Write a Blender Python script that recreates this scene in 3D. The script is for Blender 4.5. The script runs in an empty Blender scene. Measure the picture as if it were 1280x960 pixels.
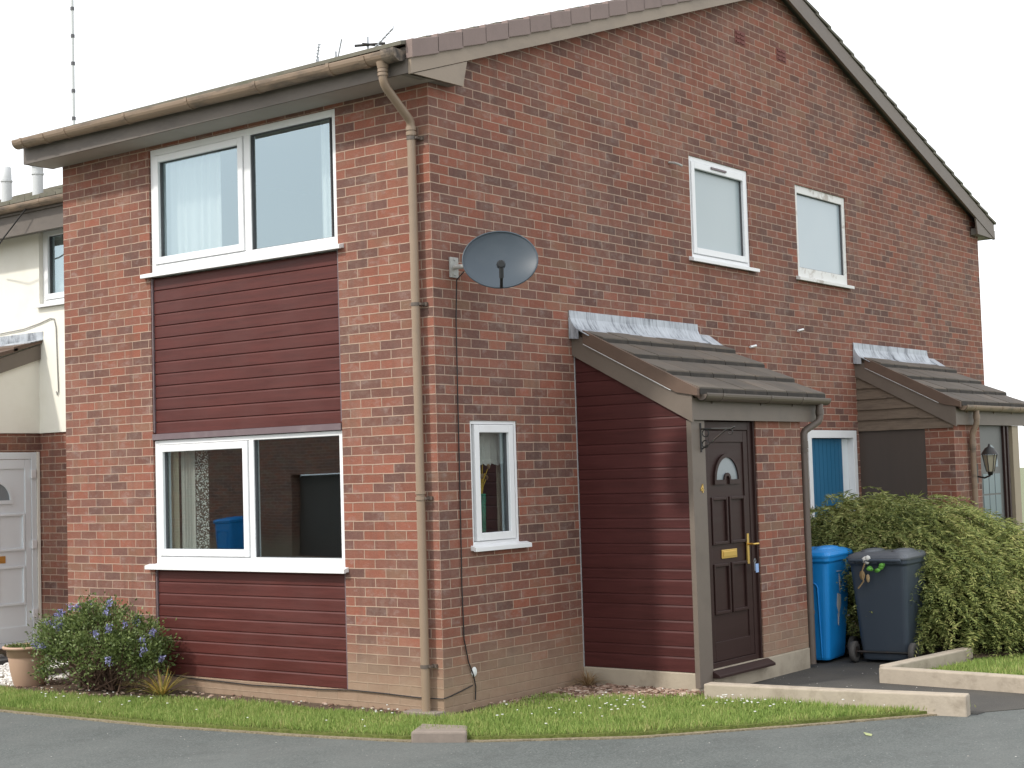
import bpy, bmesh, math, random
import numpy as np
from mathutils import Vector, Matrix
random.seed(7); rng = np.random.default_rng(7)
R = math.radians
scn = bpy.context.scene
COL = scn.collection

# ------------------------------------------------------------------ helpers
class MB:
    """collects vertices and faces (world or local metres)"""
    def __init__(s): s.v = []; s.f = []; s.sm = []
    def add(s, vs, fs, smooth=False):
        o = len(s.v); s.v += [tuple(p) for p in vs]
        for f in fs: s.f.append(tuple(i+o for i in f)); s.sm.append(smooth)

IDM = lambda u, d, z: (u, d, z)
def box(mb, u0, u1, d0, d1, z0, z1, M=IDM):
    P = [M(u, d, z) for z in (z0, z1) for d in (d0, d1) for u in (u0, u1)]
    mb.add(P, [(0,1,3,2), (4,6,7,5), (0,4,5,1), (2,3,7,6), (0,2,6,4), (1,5,7,3)])
def prism(mb, poly, a0, a1, f):
    """poly: 2-D points, f(p, q, a) -> world, extruded from a0 to a1"""
    n = len(poly)
    P = [f(p, q, a0) for p, q in poly]+[f(p, q, a1) for p, q in poly]
    F = [tuple(range(n-1, -1, -1)), tuple(range(n, 2*n))]
    F += [(i, (i+1) % n, n+(i+1) % n, n+i) for i in range(n)]
    mb.add(P, F)
def strip(mb, poly, a0, a1, f, smooth=False):
    """open profile extruded (no caps)"""
    n = len(poly)
    P = [f(p, q, a0) for p, q in poly]+[f(p, q, a1) for p, q in poly]
    mb.add(P, [(i, i+1, n+i+1, n+i) for i in range(n-1)], smooth)
def tube(mb, pts, r, n=10, caps=True, smooth=True):
    pts = [Vector(p) for p in pts]; rs = r if isinstance(r, (list, tuple)) else [r]*len(pts)
    V = []; F = []; prev = None
    for i, p in enumerate(pts):
        if i == 0: t = pts[1]-p
        elif i == len(pts)-1: t = p-pts[i-1]
        else: t = (pts[i+1]-p).normalized()+(p-pts[i-1]).normalized()
        t.normalize()
        if prev is None:
            a = Vector((0,0,1)) if abs(t.z) < .9 else Vector((1,0,0))
            u = t.cross(a).normalized()
        else: u = (prev-t*prev.dot(t)).normalized()
        prev = u; w = t.cross(u)
        for k in range(n):
            an = 2*math.pi*k/n; V.append(p+(u*math.cos(an)+w*math.sin(an))*rs[i])
    for i in range(len(pts)-1):
        for k in range(n):
            F.append((i*n+k, i*n+(k+1) % n, (i+1)*n+(k+1) % n, (i+1)*n+k))
    mb.add(V, F, smooth)
    if caps:
        mb.add(V[:n], [tuple(range(n-1, -1, -1))]); mb.add(V[-n:], [tuple(range(n))])
def lathe(mb, prof, c, n=28, smooth=True):
    c = Vector(c); V = []; F = []
    for r, z in prof:
        for k in range(n):
            a = 2*math.pi*k/n; V.append(c+Vector((r*math.cos(a), r*math.sin(a), z)))
    for i in range(len(prof)-1):
        for k in range(n): F.append((i*n+k, i*n+(k+1) % n, (i+1)*n+(k+1) % n, (i+1)*n+k))
    mb.add(V, F, smooth)
def ell(mb, c, rx, ry, rz, n=10, m=6):
    prof = [(math.sin(math.pi*i/m), -math.cos(math.pi*i/m)) for i in range(m+1)]
    t = MB(); lathe(t, prof, (0,0,0), n)
    mb.add([(c[0]+p[0]*rx, c[1]+p[1]*ry, c[2]+p[2]*rz) for p in t.v], t.f, True)

def link(o, parent=None):
    COL.objects.link(o)
    if parent is not None: o.parent = parent
    return o
def obj(name, mb, mat, parent=None, bevel=0, uv=True, recalc=True, clean=False):
    me = bpy.data.meshes.new(name); me.from_pydata(mb.v, [], mb.f); 
    me.polygons.foreach_set('use_smooth', mb.sm)
    bm = bmesh.new(); bm.from_mesh(me)
    if clean: bmesh.ops.remove_doubles(bm, verts=bm.verts, dist=1e-5)
    if recalc: bmesh.ops.recalc_face_normals(bm, faces=bm.faces)
    if uv:
        L = bm.loops.layers.uv.new('UVMap')
        for f in bm.faces:
            n = f.normal; a = (abs(n.x), abs(n.y), abs(n.z)); k = a.index(max(a))
            for l in f.loops:
                c = l.vert.co; l[L].uv = ((c.y, c.z), (c.x, c.z), (c.x, c.y))[k]
    bm.to_mesh(me); bm.free()
    for m in (mat if isinstance(mat, list) else [mat]): me.materials.append(m)
    o = bpy.data.objects.new(name, me)
    if bevel:
        b = o.modifiers.new('bevel', 'BEVEL'); b.width = bevel; b.segments = 2; b.limit_method = 'ANGLE'; b.angle_limit = R(40)
    return link(o, parent)
def tag(o, label=None, cat=None, group=None, kind=None):
    if label: o['label'] = label
    if cat: o['category'] = cat
    if group: o['group'] = group
    if kind: o['kind'] = kind
    return o
def thing(name, label, cat, group=None):
    o = bpy.data.objects.new(name, None); o.empty_display_size = .1
    link(o); return tag(o, label, cat, group)
def struct(name, mb, mat, **k): return tag(obj(name, mb, mat, **k), kind='structure')
def rebase(root, loc):
    """move the origin of a thing built in world metres to its base"""
    T = Matrix.Translation(-Vector(loc))
    def rec(o):
        if o.type == 'MESH': o.data.transform(T)
        for c in o.children: rec(c)
    rec(root); root.location = loc
def copy_tree(o, parent=None):
    c = o.copy(); COL.objects.link(c); c.parent = parent
    for ch in o.children: copy_tree(ch, c)
    return c

# ------------------------------------------------------------------ materials
class NT:
    def __init__(s, name):
        s.m = bpy.data.materials.new(name); s.m.use_nodes = True; s.t = s.m.node_tree; s.t.nodes.clear()
        s.out = s.n('ShaderNodeOutputMaterial')
    def n(s, typ, **kw):
        x = s.t.nodes.new(typ)
        for k, v in kw.items(): setattr(x, k, v)
        return x
    def l(s, a, b): s.t.links.new(a, b)
    def math(s, op, a, b=None, c=None, clamp=False):
        x = s.n('ShaderNodeMath', operation=op, use_clamp=clamp)
        for i, v in enumerate((a, b, c)):
            if v is None: continue
            if isinstance(v, (int, float)): x.inputs[i].default_value = v
            else: s.l(v, x.inputs[i])
        return x.outputs[0]
    def mix(s, fac, a, b, typ='MIX'):
        x = s.n('ShaderNodeMix', data_type='RGBA', blend_type=typ)
        for i, v in ((0, fac), (6, a), (7, b)):
            if isinstance(v, (int, float)): x.inputs[i].default_value = v
            elif isinstance(v, tuple): x.inputs[i].default_value = (*v, 1) if len(v) == 3 else v
            else: s.l(v, x.inputs[i])
        return x.outputs[2]
    def ramp(s, fac, stops, interp='LINEAR'):
        x = s.n('ShaderNodeValToRGB'); x.color_ramp.interpolation = interp; e = x.color_ramp.elements
        while len(e) < len(stops): e.new(.5)
        for k, (p, c) in zip(e, stops): k.position = p; k.color = (*c, 1) if isinstance(c, tuple) else (c, c, c, 1)
        s.l(fac, x.inputs[0]); return x.outputs[0]
    def noise(s, vec, scale, detail=3, rough=.55, dist=0):
        x = s.n('ShaderNodeTexNoise'); x.inputs['Scale'].default_value = scale; x.inputs['Detail'].default_value = detail
        x.inputs['Roughness'].default_value = rough; x.inputs['Distortion'].default_value = dist
        if vec is not None: s.l(vec, x.inputs['Vector'])
        return x.outputs[0]
    def mapping(s, vec, scale=(1,1,1), loc=(0,0,0)):
        x = s.n('ShaderNodeMapping'); x.inputs['Scale'].default_value = scale; x.inputs['Location'].default_value = loc
        s.l(vec, x.inputs['Vector']); return x.outputs[0]
    def bsdf(s, col, rough=.6, metal=0, spec=.5, normal=None, coat=0, trans=None):
        b = s.n('ShaderNodeBsdfPrincipled')
        for k, v in (('Base Color', col), ('Roughness', rough), ('Metallic', metal), ('Specular IOR Level', spec), ('Coat Weight', coat)):
            if isinstance(v, (int, float)): b.inputs[k].default_value = v
            elif isinstance(v, tuple): b.inputs[k].default_value = (*v, 1)
            else: s.l(v, b.inputs[k])
        if normal is not None: s.l(normal, b.inputs['Normal'])
        s.l(b.outputs[0], s.out.inputs[0]); return b
    def bump(s, h, strength=.3, dist=.01):
        x = s.n('ShaderNodeBump'); x.inputs['Strength'].default_value = strength; x.inputs['Distance'].default_value = dist
        s.l(h, x.inputs['Height']); return x.outputs[0]
    def uv(s): return s.n('ShaderNodeTexCoord').outputs['UV']
    def pos(s): return s.n('ShaderNodeTexCoord').outputs['Object']
    def rnd(s): return s.n('ShaderNodeNewGeometry').outputs['Random Per Island']

def plain(name, col, rough=.6, var=.12, scale=6, metal=0, spec=.5, dirt=None, dirtamt=.4, bump=0, bscale=60, coat=0, stretch=(1,1,1), dthr=(.5,.75), isl=0):
    t = NT(name); p = t.mapping(t.pos(), stretch)
    n1 = t.noise(p, scale, 4)
    c = t.mix(n1, tuple(x*(1-var) for x in col), tuple(min(1, x*(1+var)) for x in col))
    if dirt:
        n2 = t.noise(p, scale*.55+1.3, 6, .65)
        f = t.ramp(n2, [(dthr[0], 0.0), (dthr[1], dirtamt)])
        c = t.mix(f, c, dirt)
    if isl:
        hv = t.n('ShaderNodeVectorMath', operation='SCALE'); t.l(c, hv.inputs[0]); t.l(t.math('MULTIPLY_ADD', t.rnd(), isl, 1-isl*.5), hv.inputs['Scale']); c = hv.outputs[0]
    nb = t.bump(t.noise(p, bscale, 3), bump, .004) if bump else None
    rr = t.math('MULTIPLY_ADD', n1, .12, rough-.06)
    t.bsdf(c, rr, metal, spec, nb, coat)
    return t.m

def brick_mat(name, shift=0.0, dark=1.0, dirt=True, buff=0.0):
    t = NT(name); uv = t.uv()
    wob = t.n('ShaderNodeTexNoise'); wob.inputs['Scale'].default_value = 9; wob.inputs['Detail'].default_value = 2; t.l(uv, wob.inputs['Vector'])
    vm = t.n('ShaderNodeVectorMath', operation='MULTIPLY_ADD'); t.l(wob.outputs['Color'], vm.inputs[0]); vm.inputs[1].default_value = (.008, .007, 0)
    mp = t.mapping(uv, loc=(shift+20*.225-.004, 40*.075-.0035, 0)); t.l(mp, vm.inputs[2]); vec = vm.outputs[0]
    def brick(v):
        b = t.n('ShaderNodeTexBrick'); b.offset = .5; b.offset_frequency = 2; b.squash = 1
        for k, x in (('Scale', 1), ('Mortar Size', .0056), ('Mortar Smooth', .45), ('Bias', 0), ('Brick Width', .225), ('Row Height', .075)): b.inputs[k].default_value = x
        b.inputs['Color1'].default_value = (0,0,0,1); b.inputs['Color2'].default_value = (1,1,1,1); b.inputs['Mortar'].default_value = (.5,.5,.5,1)
        t.l(v, b.inputs['Vector']); return b
    b1 = brick(vec); b2 = brick(t.mapping(vec, loc=(.225*38, .075*66, 0)))
    big = t.noise(uv, .9, 4, .6)
    tint = t.math('ADD', t.math('MULTIPLY_ADD', b1.outputs[0], .68, .16), t.math('MULTIPLY_ADD', big, .9, -.45+buff), clamp=True)
    col = t.ramp(tint, [(0.0, (.092,.051,.046)), (.2, (.126,.062,.053)), (.38, (.170,.072,.055)), (.56, (.212,.079,.055)), (.74, (.255,.085,.055)), (.88, (.208,.104,.069)), (1.0, (.215,.132,.090))])
    val = t.math('MULTIPLY_ADD', b2.outputs[0], .26, .87)
    hv = t.n('ShaderNodeVectorMath', operation='SCALE'); t.l(col, hv.inputs[0]); t.l(val, hv.inputs['Scale']); col = hv.outputs[0]
    mott = t.noise(uv, 26, 5, .65); col = t.mix(t.math('MULTIPLY_ADD', mott, 1.3, -.32, clamp=True), col, t.mix(.32, col, (.33,.21,.155)))
    fl = t.noise(t.mapping(uv, (1,1.6,1)), 5.5, 5, .7); col = t.mix(t.ramp(fl, [(.54, 0.0), (.72, .42)]), col, (.36,.30,.27))
    bl = t.noise(t.mapping(uv, (1,.7,1)), 1.5, 4, .7); col = t.mix(t.math('MULTIPLY', t.ramp(bl, [(.46, 0.0), (.68, .45)]), t.ramp(t.noise(uv, 16, 4, .7), [(.38, 0.0), (.62, 1.0)])), col, (.27,.208,.17))
    sm = t.noise(uv, 90, 2); col = t.mix(.35, col, t.mix(sm, (.0,.0,.0), (1,1,1)), 'SOFT_LIGHT')
    mort = t.mix(t.noise(uv, 14, 4), (.33,.235,.178), (.49,.36,.28))
    col = t.mix(b1.outputs['Fac'], col, mort)
    stk = t.noise(t.mapping(uv, (7,.45,1)), 1.4, 4, .6); col = t.mix(t.ramp(stk, [(.52, 0.0), (.72, .28)]), col, (.085,.066,.057))
    if dirt:
        sep = t.n('ShaderNodeSeparateXYZ'); t.l(uv, sep.inputs[0])
        z = t.math('ADD', sep.outputs[1], t.math('MULTIPLY_ADD', t.noise(uv, 2.4, 4), .5, -.25))
        col = t.mix(t.ramp(z, [(.08, .88), (.56, 0.0)]), col, t.mix(t.noise(uv, 12, 4), (.26,.185,.125), (.36,.27,.195)))
    if dark != 1:
        hv = t.n('ShaderNodeVectorMath', operation='SCALE'); t.l(col, hv.inputs[0]); hv.inputs['Scale'].default_value = dark; col = hv.outputs[0]
    h = t.math('ADD', t.math('MULTIPLY', b1.outputs['Fac'], -1.0), t.math('MULTIPLY', t.noise(uv, 70, 3), .35))
    t.bsdf(col, .88, 0, .25, t.bump(h, .7, .006)); return t.m

def wood_mat(name, col, rough=.4, spec=.5, sat=.35, fade=None):
    """wood-grain foil plastic: fine streaks along the boards"""
    t = NT(name); p = t.pos()
    g = t.noise(t.mapping(p, (1.3, 1.3, 60)), 3.2, 5, .7); g2 = t.noise(t.mapping(p, (.7,.7, 9.0)), 2.0, 3)
    f = t.math('MULTIPLY_ADD', g, .75, t.math('MULTIPLY_ADD', g2, .7, -.2), clamp=True)
    c = t.mix(f, tuple(x*(1-sat) for x in col), tuple(x*(1+sat) for x in col))
    if fade: c = t.mix(t.ramp(t.noise(p, 2.2, 5, .6), [(.45, 0.0), (.8, .5)]), c, fade)
    t.bsdf(c, t.math('MULTIPLY_ADD', g2, .25, rough-.1), 0, spec, t.bump(g, .12, .002)); return t.m

def island_mat(name, stops, rough=.55, spec=.3, transl=.3, patch=None):
    t = NT(name); r = t.rnd()
    if patch: r = t.math('ADD', t.math('MULTIPLY', r, .65), t.math('MULTIPLY_ADD', t.noise(t.pos(), patch, 4), .9, -.28), clamp=True)
    c = t.ramp(r, stops)
    b = t.bsdf(c, rough, 0, spec)
    tr = t.n('ShaderNodeBsdfTranslucent'); t.l(c, tr.inputs[0])
    mx = t.n('ShaderNodeMixShader'); mx.inputs[0].default_value = transl
    t.l(b.outputs[0], mx.inputs[1]); t.l(tr.outputs[0], mx.inputs[2]); t.l(mx.outputs[0], t.out.inputs[0]); return t.m

def glass_mat(name, boost=2.2, tint=(.9,.93,.93), base=0.03):
    """double glazed pane: clear, with sky mirrored more at a slant"""
    t = NT(name); fr = t.n('ShaderNodeFresnel'); fr.inputs[0].default_value = 1.5
    f = t.math('MULTIPLY_ADD', fr.outputs[0], boost, base, clamp=True)
    f = t.math('MULTIPLY', f, t.math('SUBTRACT', 1.0, t.n('ShaderNodeNewGeometry').outputs['Backfacing']))
    tr = t.n('ShaderNodeBsdfTransparent'); tr.inputs[0].default_value = (*tint, 1)
    gl = t.n('ShaderNodeBsdfGlossy'); gl.inputs['Roughness'].default_value = .015; gl.inputs[0].default_value = (.74,.92,1,1)
    w = t.noise(t.pos(), 1.1, 1); t.l(t.bump(w, .035, .05), gl.inputs['Normal'])
    mx = t.n('ShaderNodeMixShader'); t.l(f, mx.inputs[0]); t.l(tr.outputs[0], mx.inputs[1]); t.l(gl.outputs[0], mx.inputs[2])
    t.l(mx.outputs[0], t.out.inputs[0]); return t.m

M = {}
M['brick_front'] = brick_mat('weathered red brick front', .1125, buff=.03)
M['brick_gable'] = brick_mat('weathered red brick gable', 0.0)
M['brick_porch'] = brick_mat('orange brick', .06, buff=.10)
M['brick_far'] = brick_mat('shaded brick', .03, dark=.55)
M['upvc'] = plain('white window plastic', (.80,.81,.82), .35, .03, 5, dirt=(.55,.54,.50), dirtamt=.25, dthr=(.55,.8))
M['oldwhite'] = plain('flaking white paint', (.74,.74,.72), .6, .06, 5, dirt=(.36,.31,.26), dirtamt=.7, bump=.3, dthr=(.54,.62))
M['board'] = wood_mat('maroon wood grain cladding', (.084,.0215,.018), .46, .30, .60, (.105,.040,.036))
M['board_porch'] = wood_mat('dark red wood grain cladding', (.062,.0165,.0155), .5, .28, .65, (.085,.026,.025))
M['trim'] = plain('faded purple trim', (.15,.11,.12), .5, .15, 5, dirt=(.28,.24,.24), dirtamt=.4)
M['door_brown'] = wood_mat('dark brown door plastic', (.036,.018,.016), .45, .22, .3)
M['taupe'] = plain('taupe painted timber', (.155,.126,.102), .55, .12, 4, dirt=(.09,.072,.06), dirtamt=.4, bump=.1)
M['barge'] = plain('weathered tan painted board', (.295,.235,.180), .6, .14, 4, dirt=(.19,.155,.125), dirtamt=.6, bump=.15, stretch=(.5,1,1))
M['fascia'] = plain('dirty grey brown fascia', (.135,.115,.10), .65, .2, 5, dirt=(.05,.045,.04), dirtamt=.7, bump=.15, stretch=(1,.35,1))
M['soffit'] = plain('grey soffit board', (.20,.185,.165), .7, .12, 3)
M['soffit_pale'] = plain('pale dusty soffit board', (.33,.30,.27), .7, .10, 3, dirt=(.25,.23,.2), dirtamt=.5)
M['gutter'] = plain('tan plastic gutter with grime', (.255,.185,.130), .5, .12, 4, dirt=(.06,.05,.042), dirtamt=.75, dthr=(.50,.66), stretch=(1,.5,2.2))
M['gutter_grime'] = plain('moss stained gutter end', (.21,.165,.125), .7, .25, 9, dirt=(.04,.035,.033), dirtamt=.9, dthr=(.44,.58), bump=.3)
M['pipe'] = plain('tan plastic pipe', (.275,.20,.14), .42, .07, 3, dirt=(.17,.13,.095), dirtamt=.4)
M['brownpipe'] = plain('brown grey plastic pipe', (.12,.095,.078), .45, .1, 4, dirt=(.07,.06,.05), dirtamt=.4)
M['verge'] = plain('mauve brown verge tile', (.235,.175,.158), .75, .14, 3, dirt=(.17,.13,.115), dirtamt=.5, bump=.25)
M['tile'] = plain('grey brown concrete tile', (.115,.098,.080), .85, .28, 5, dirt=(.20,.145,.10), dirtamt=.6, bump=.5, bscale=90, isl=.35)
M['tile_edge'] = plain('dark tile edge', (.040,.035,.030), .9, .3, 9, dirt=(.11,.09,.07), dirtamt=.5, bump=.4)  # dark brown for the strips along the porch tiles' front lips
M['moss_tile'] = plain('mossy roof tile', (.15,.14,.11), .9, .3, 7, dirt=(.08,.10,.05), dirtamt=.7, bump=.6, bscale=60, isl=.25)
M['under'] = plain('reddish brown tile edge', (.125,.082,.060), .8, .25, 6, bump=.4)
M['concrete'] = plain('weathered concrete', (.38,.33,.255), .9, .16, 5, dirt=(.20,.165,.12), dirtamt=.6, bump=.5, bscale=45)
M['kerb'] = plain('pale concrete kerb', (.40,.345,.275), .9, .18, 7, dirt=(.20,.165,.12), dirtamt=.7, bump=.6, bscale=50)
M['render'] = plain('cream painted render', (.83,.81,.73), .8, .02, 2, dirt=(.62,.58,.46), dirtamt=.25, bump=.1)
M['plaster'] = plain('cream interior paint', (.62,.58,.46), .9, .03, 2)
M['dim_room'] = plain('brown carpet', (.12,.09,.07), .95, .1, 5)
M['blind'] = plain('white net cloth', (.72,.74,.73), .9, .05, 5)
M['sheer'] = island_mat('white curtain cloth', [(0.0, (.80,.82,.80)), (1.0, (.80,.82,.80))], .9, .1, .35)
M['glass'] = glass_mat('window glass', 2.2, (.93,.95,.95), .24)
M['glass_low'] = glass_mat('ground floor window glass', 1.6, (.90,.92,.90), .21)
M['mastic'] = plain('grey mastic', (.36,.36,.37), .7, .1, 20)
M['seal'] = plain('grey rubber seal', (.09,.09,.095), .6)
M['brass'] = plain('polished brass', (.72,.48,.14), .35, .02, 8, metal=.85)
M['iron'] = plain('black iron', (.02,.02,.02), .5, .2, 20, dirt=(.10,.05,.03), dirtamt=.5)
M['cable'] = plain('black cable', (.018,.016,.016), .6)
M['wire'] = plain('grey wire', (.25,.25,.24), .5)
M['alu'] = plain('dull aluminium', (.36,.38,.40), .4, .1, 10, metal=.7)
M['mast'] = plain('pale galvanised mast', (.55,.57,.58), .5, .05, 4)
M['mastband'] = plain('dark mast joint', (.10,.10,.11), .5)
M['dish'] = plain('slate grey dish paint', (.055,.072,.090), .42, .08, 4, dirt=(.11,.125,.14), dirtamt=.25, spec=.35)
M['dish_dark'] = plain('black plastic', (.02,.021,.023), .45)
M['bracket'] = plain('galvanised bracket with rust', (.42,.42,.40), .55, .1, 20, dirt=(.25,.15,.08), dirtamt=.7)
M['blue_bin'] = plain('bright blue bin plastic', (.008,.225,.60), .42, .08, 3, spec=.45)
M['grey_bin'] = plain('dark slate bin plastic', (.044,.060,.082), .5, .12, 3, dirt=(.07,.08,.09), dirtamt=.4, spec=.4)
M['bin_lid'] = plain('grey bin lid plastic', (.075,.085,.10), .5, .12, 5, dirt=(.13,.14,.15), dirtamt=.4)
M['rubber'] = plain('grey rubber tyre', (.075,.07,.065), .8, .15, 12)
M['whitemark'] = plain('peeling pale sticker', (.42,.44,.44), .7, .2, 20)
M['terracotta'] = plain('faded terracotta', (.44,.29,.205), .75, .1, 4, dirt=(.50,.37,.29), dirtamt=.5, bump=.1)
M['blue_door'] = plain('blue painted boards', (.015,.125,.24), .5, .1, 3, stretch=(6,1,.6))
M['white_door'] = plain('white door plastic', (.74,.79,.82), .4, .03, 3)
M['brown_panel'] = plain('brown painted board', (.078,.060,.050), .6, .12, 4, stretch=(3,3,.5))
M['old_plank'] = plain('weathered grey brown planks', (.165,.125,.092), .85, .35, 4, dirt=(.06,.045,.036), dirtamt=.7, bump=.7, bscale=25, stretch=(1,1.5,14))
M['vase'] = plain('green glass vase', (.01,.24,.15), .2, .1, 3)
M['yellow'] = plain('yellow petal', (.70,.47,.03), .6)
M['tagblue'] = plain('pale blue key tag', (.30,.45,.75), .4)
M['bark'] = plain('brown twigs', (.10,.06,.04), .9, .3, 20)
M['stone'] = plain('worn grey brown block', (.235,.195,.165), .9, .25, 9, dirt=(.12,.10,.085), dirtamt=.6, bump=.6, bscale=40)
M['dead'] = island_mat('dry straw stems', [(0.0, (.20,.12,.06)), (.5, (.36,.25,.13)), (1.0, (.50,.38,.22))], .8)
M['strap'] = island_mat('yellow green strap leaves', [(0.0, (.14,.15,.03)), (.5, (.30,.26,.07)), (.8, (.42,.28,.06)), (1.0, (.48,.36,.16))], .6)
M['grass'] = island_mat('lawn grass', [(0.0, (.135,.21,.05)), (.34, (.24,.345,.085)), (.64, (.33,.42,.125)), (.86, (.43,.43,.17)), (1.0, (.52,.44,.25))], .6, .2, .35, patch=2.2)
M['daisy'] = island_mat('white petals', [(0.0, (.80,.80,.76)), (1.0, (.85,.85,.82))], .7)
M['chips'] = island_mat('wood chips', [(0.0, (.10,.06,.04)), (.35, (.24,.15,.11)), (.7, (.36,.25,.19)), (1.0, (.55,.46,.38))], .9, .2, 0)
M['pebble'] = island_mat('white pebbles', [(0.0, (.62,.60,.56)), (1.0, (.84,.83,.80))], .8, .2, 0)
M['grit'] = island_mat('pale grit', [(0.0, (.16,.15,.14)), (.6, (.34,.33,.31)), (1.0, (.60,.58,.55))], .9, .2, 0)
M['ceanothus'] = island_mat('small green leaves', [(0.0, (.040,.066,.022)), (.4, (.110,.155,.045)), (.75, (.20,.26,.085)), (1.0, (.31,.35,.15))], .45, .4, .25, patch=5)
M['bluefl'] = island_mat('lilac blue florets', [(0.0, (.19,.19,.38)), (.6, (.32,.32,.58)), (1.0, (.52,.52,.76))], .7, .2, .2)
M['conifer'] = island_mat('yellow green conifer sprays', [(0.0, (.038,.062,.022)), (.3, (.140,.178,.052)), (.6, (.255,.285,.088)), (.84, (.365,.36,.135)), (1.0, (.34,.25,.13))], .65, .25, .2, patch=2.5)

def road_mat():
    t = NT('worn grey asphalt'); p = t.pos()
    a = t.noise(p, 75, 5, .8); b = t.noise(p, 1.1, 5, .6); w = t.noise(p, 5, 5, .7)
    c = t.ramp(a, [(.32, (.036,.042,.040)), (.5, (.085,.096,.092)), (.68, (.19,.205,.20))])
    c = t.mix(t.math('MULTIPLY_ADD', b, 1.6, -.45, clamp=True), c, t.mix(.5, c, (.165,.178,.170)))
    c = t.mix(t.ramp(w, [(.50, 0.0), (.70, .5)]), c, (.075,.08,.078))
    v = t.n('ShaderNodeTexVoronoi'); v.inputs['Scale'].default_value = 21; t.l(p, v.inputs['Vector'])
    sp = t.ramp(v.outputs['Distance'], [(.07, .75), (.13, 0.0)]); sp = t.math('MULTIPLY', sp, t.ramp(t.noise(p, 8, 2), [(.5, 0.0), (.6, 1.0)]))
    lg = t.noise(t.mapping(p, (.25,.9,1)), .9, 5, .65); c = t.mix(t.ramp(lg, [(.42, 0.0), (.66, .55)]), c, (.145,.152,.145))
    c = t.mix(sp, c, (.42,.42,.40))
    t.bsdf(c, .82, 0, .35, t.bump(a, .5, .004)); return t.m
M['road'] = road_mat()
def path_mat():
    t = NT('dark path asphalt'); p = t.pos(); a = t.noise(p, 120, 3, .7); b = t.noise(p, 2.5, 5)
    c = t.ramp(a, [(.3, (.035,.034,.033)), (.55, (.070,.068,.064)), (.75, (.14,.13,.12))])
    c = t.mix(t.math('MULTIPLY_ADD', b, 1.5, -.5, clamp=True), c, (.105,.098,.085))
    t.bsdf(c, .85, 0, .3, t.bump(a, .5, .004)); return t.m
M['path'] = path_mat()
def soil_mat(name, c0, c1, c2):
    t = NT(name); p = t.pos(); a = t.noise(p, 45, 5, .7); b = t.noise(p, 4, 4)
    c = t.ramp(a, [(.3, c0), (.52, c1), (.75, c2)]); c = t.mix(b, c, t.mix(.4, c, c1))
    t.bsdf(c, .95, 0, .15, t.bump(a, .9, .02)); return t.m
M['soil'] = soil_mat('dry brown soil', (.045,.033,.025), (.12,.088,.062), (.27,.21,.16))
M['turf'] = soil_mat('turf under the grass', (.07,.09,.022), (.14,.17,.045), (.24,.22,.10))
M['edge'] = soil_mat('dry sandy verge edge', (.12,.095,.06), (.28,.235,.16), (.42,.36,.27))
M['ground'] = soil_mat('grassy ground', (.12,.13,.08), (.20,.22,.14), (.28,.29,.20))

def lead_mat():
    t = NT('streaked grey lead'); p = t.pos()
    s = t.noise(t.mapping(p, (24, 7, 1.3)), 1.5, 5, .7); b = t.noise(p, 3.2, 5, .6)
    f = t.math('ADD', t.math('MULTIPLY', s, .8), t.math('MULTIPLY', b, .7))
    c = t.ramp(f, [(.56, (.11,.12,.135)), (.66, (.25,.27,.30)), (.75, (.42,.45,.49)), (1.0, (.56,.60,.64))])
    t.bsdf(c, .6, 0, .4, t.bump(b, .1, .006)); return t.m
M['lead'] = lead_mat()
def frosted(name, a, b):
    t = NT(name); p = t.pos(); n = t.noise(p, 45, 2); z = t.noise(p, .9, 2)
    t.bsdf(t.mix(z, a, b), .30, 0, .6, t.bump(n, .12, .004), .3); return t.m
M['frost_a'] = frosted('obscured glass', (.33,.40,.42), (.42,.49,.51))
M['frost_b'] = frosted('rippled obscured glass', (.34,.43,.48), (.47,.54,.57))
M['fan'] = frosted('grey fanlight glass', (.16,.19,.21), (.25,.29,.31))
M['far_pane'] = frosted('dark leaded pane', (.09,.15,.18), (.16,.23,.26))
def lace_mat():
    t = NT('white lace'); p = t.pos(); v = t.n('ShaderNodeTexVoronoi'); v.inputs['Scale'].default_value = 75; t.l(p, v.inputs['Vector'])
    f = t.ramp(t.math('ADD', v.outputs['Distance'], t.math('MULTIPLY_ADD', t.noise(p, 20, 2), .5, -.25)), [(.36, 1.0), (.44, .12)])
    d = t.n('ShaderNodeBsdfDiffuse'); d.inputs[0].default_value = (.7,.73,.72,1); tr = t.n('ShaderNodeBsdfTransparent')
    mx = t.n('ShaderNodeMixShader'); t.l(f, mx.inputs[0]); t.l(tr.outputs[0], mx.inputs[1]); t.l(d.outputs[0], mx.inputs[2]); t.l(mx.outputs[0], t.out.inputs[0]); return t.m
M['lace'] = lace_mat()

# ------------------------------------------------------------------ plane maps: u to the right along the wall, d outward, z up
GX = lambda u, d, z: (u, -d, z)                 # gable wall, faces -y
FY = lambda u, d, z: (-d, u, z)                 # front wall, faces -x (u is world y)
def off(Mf, du=0, dd=0, dz=0): return lambda u, d, z: Mf(u+du, d+dd, z+dz)

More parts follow.
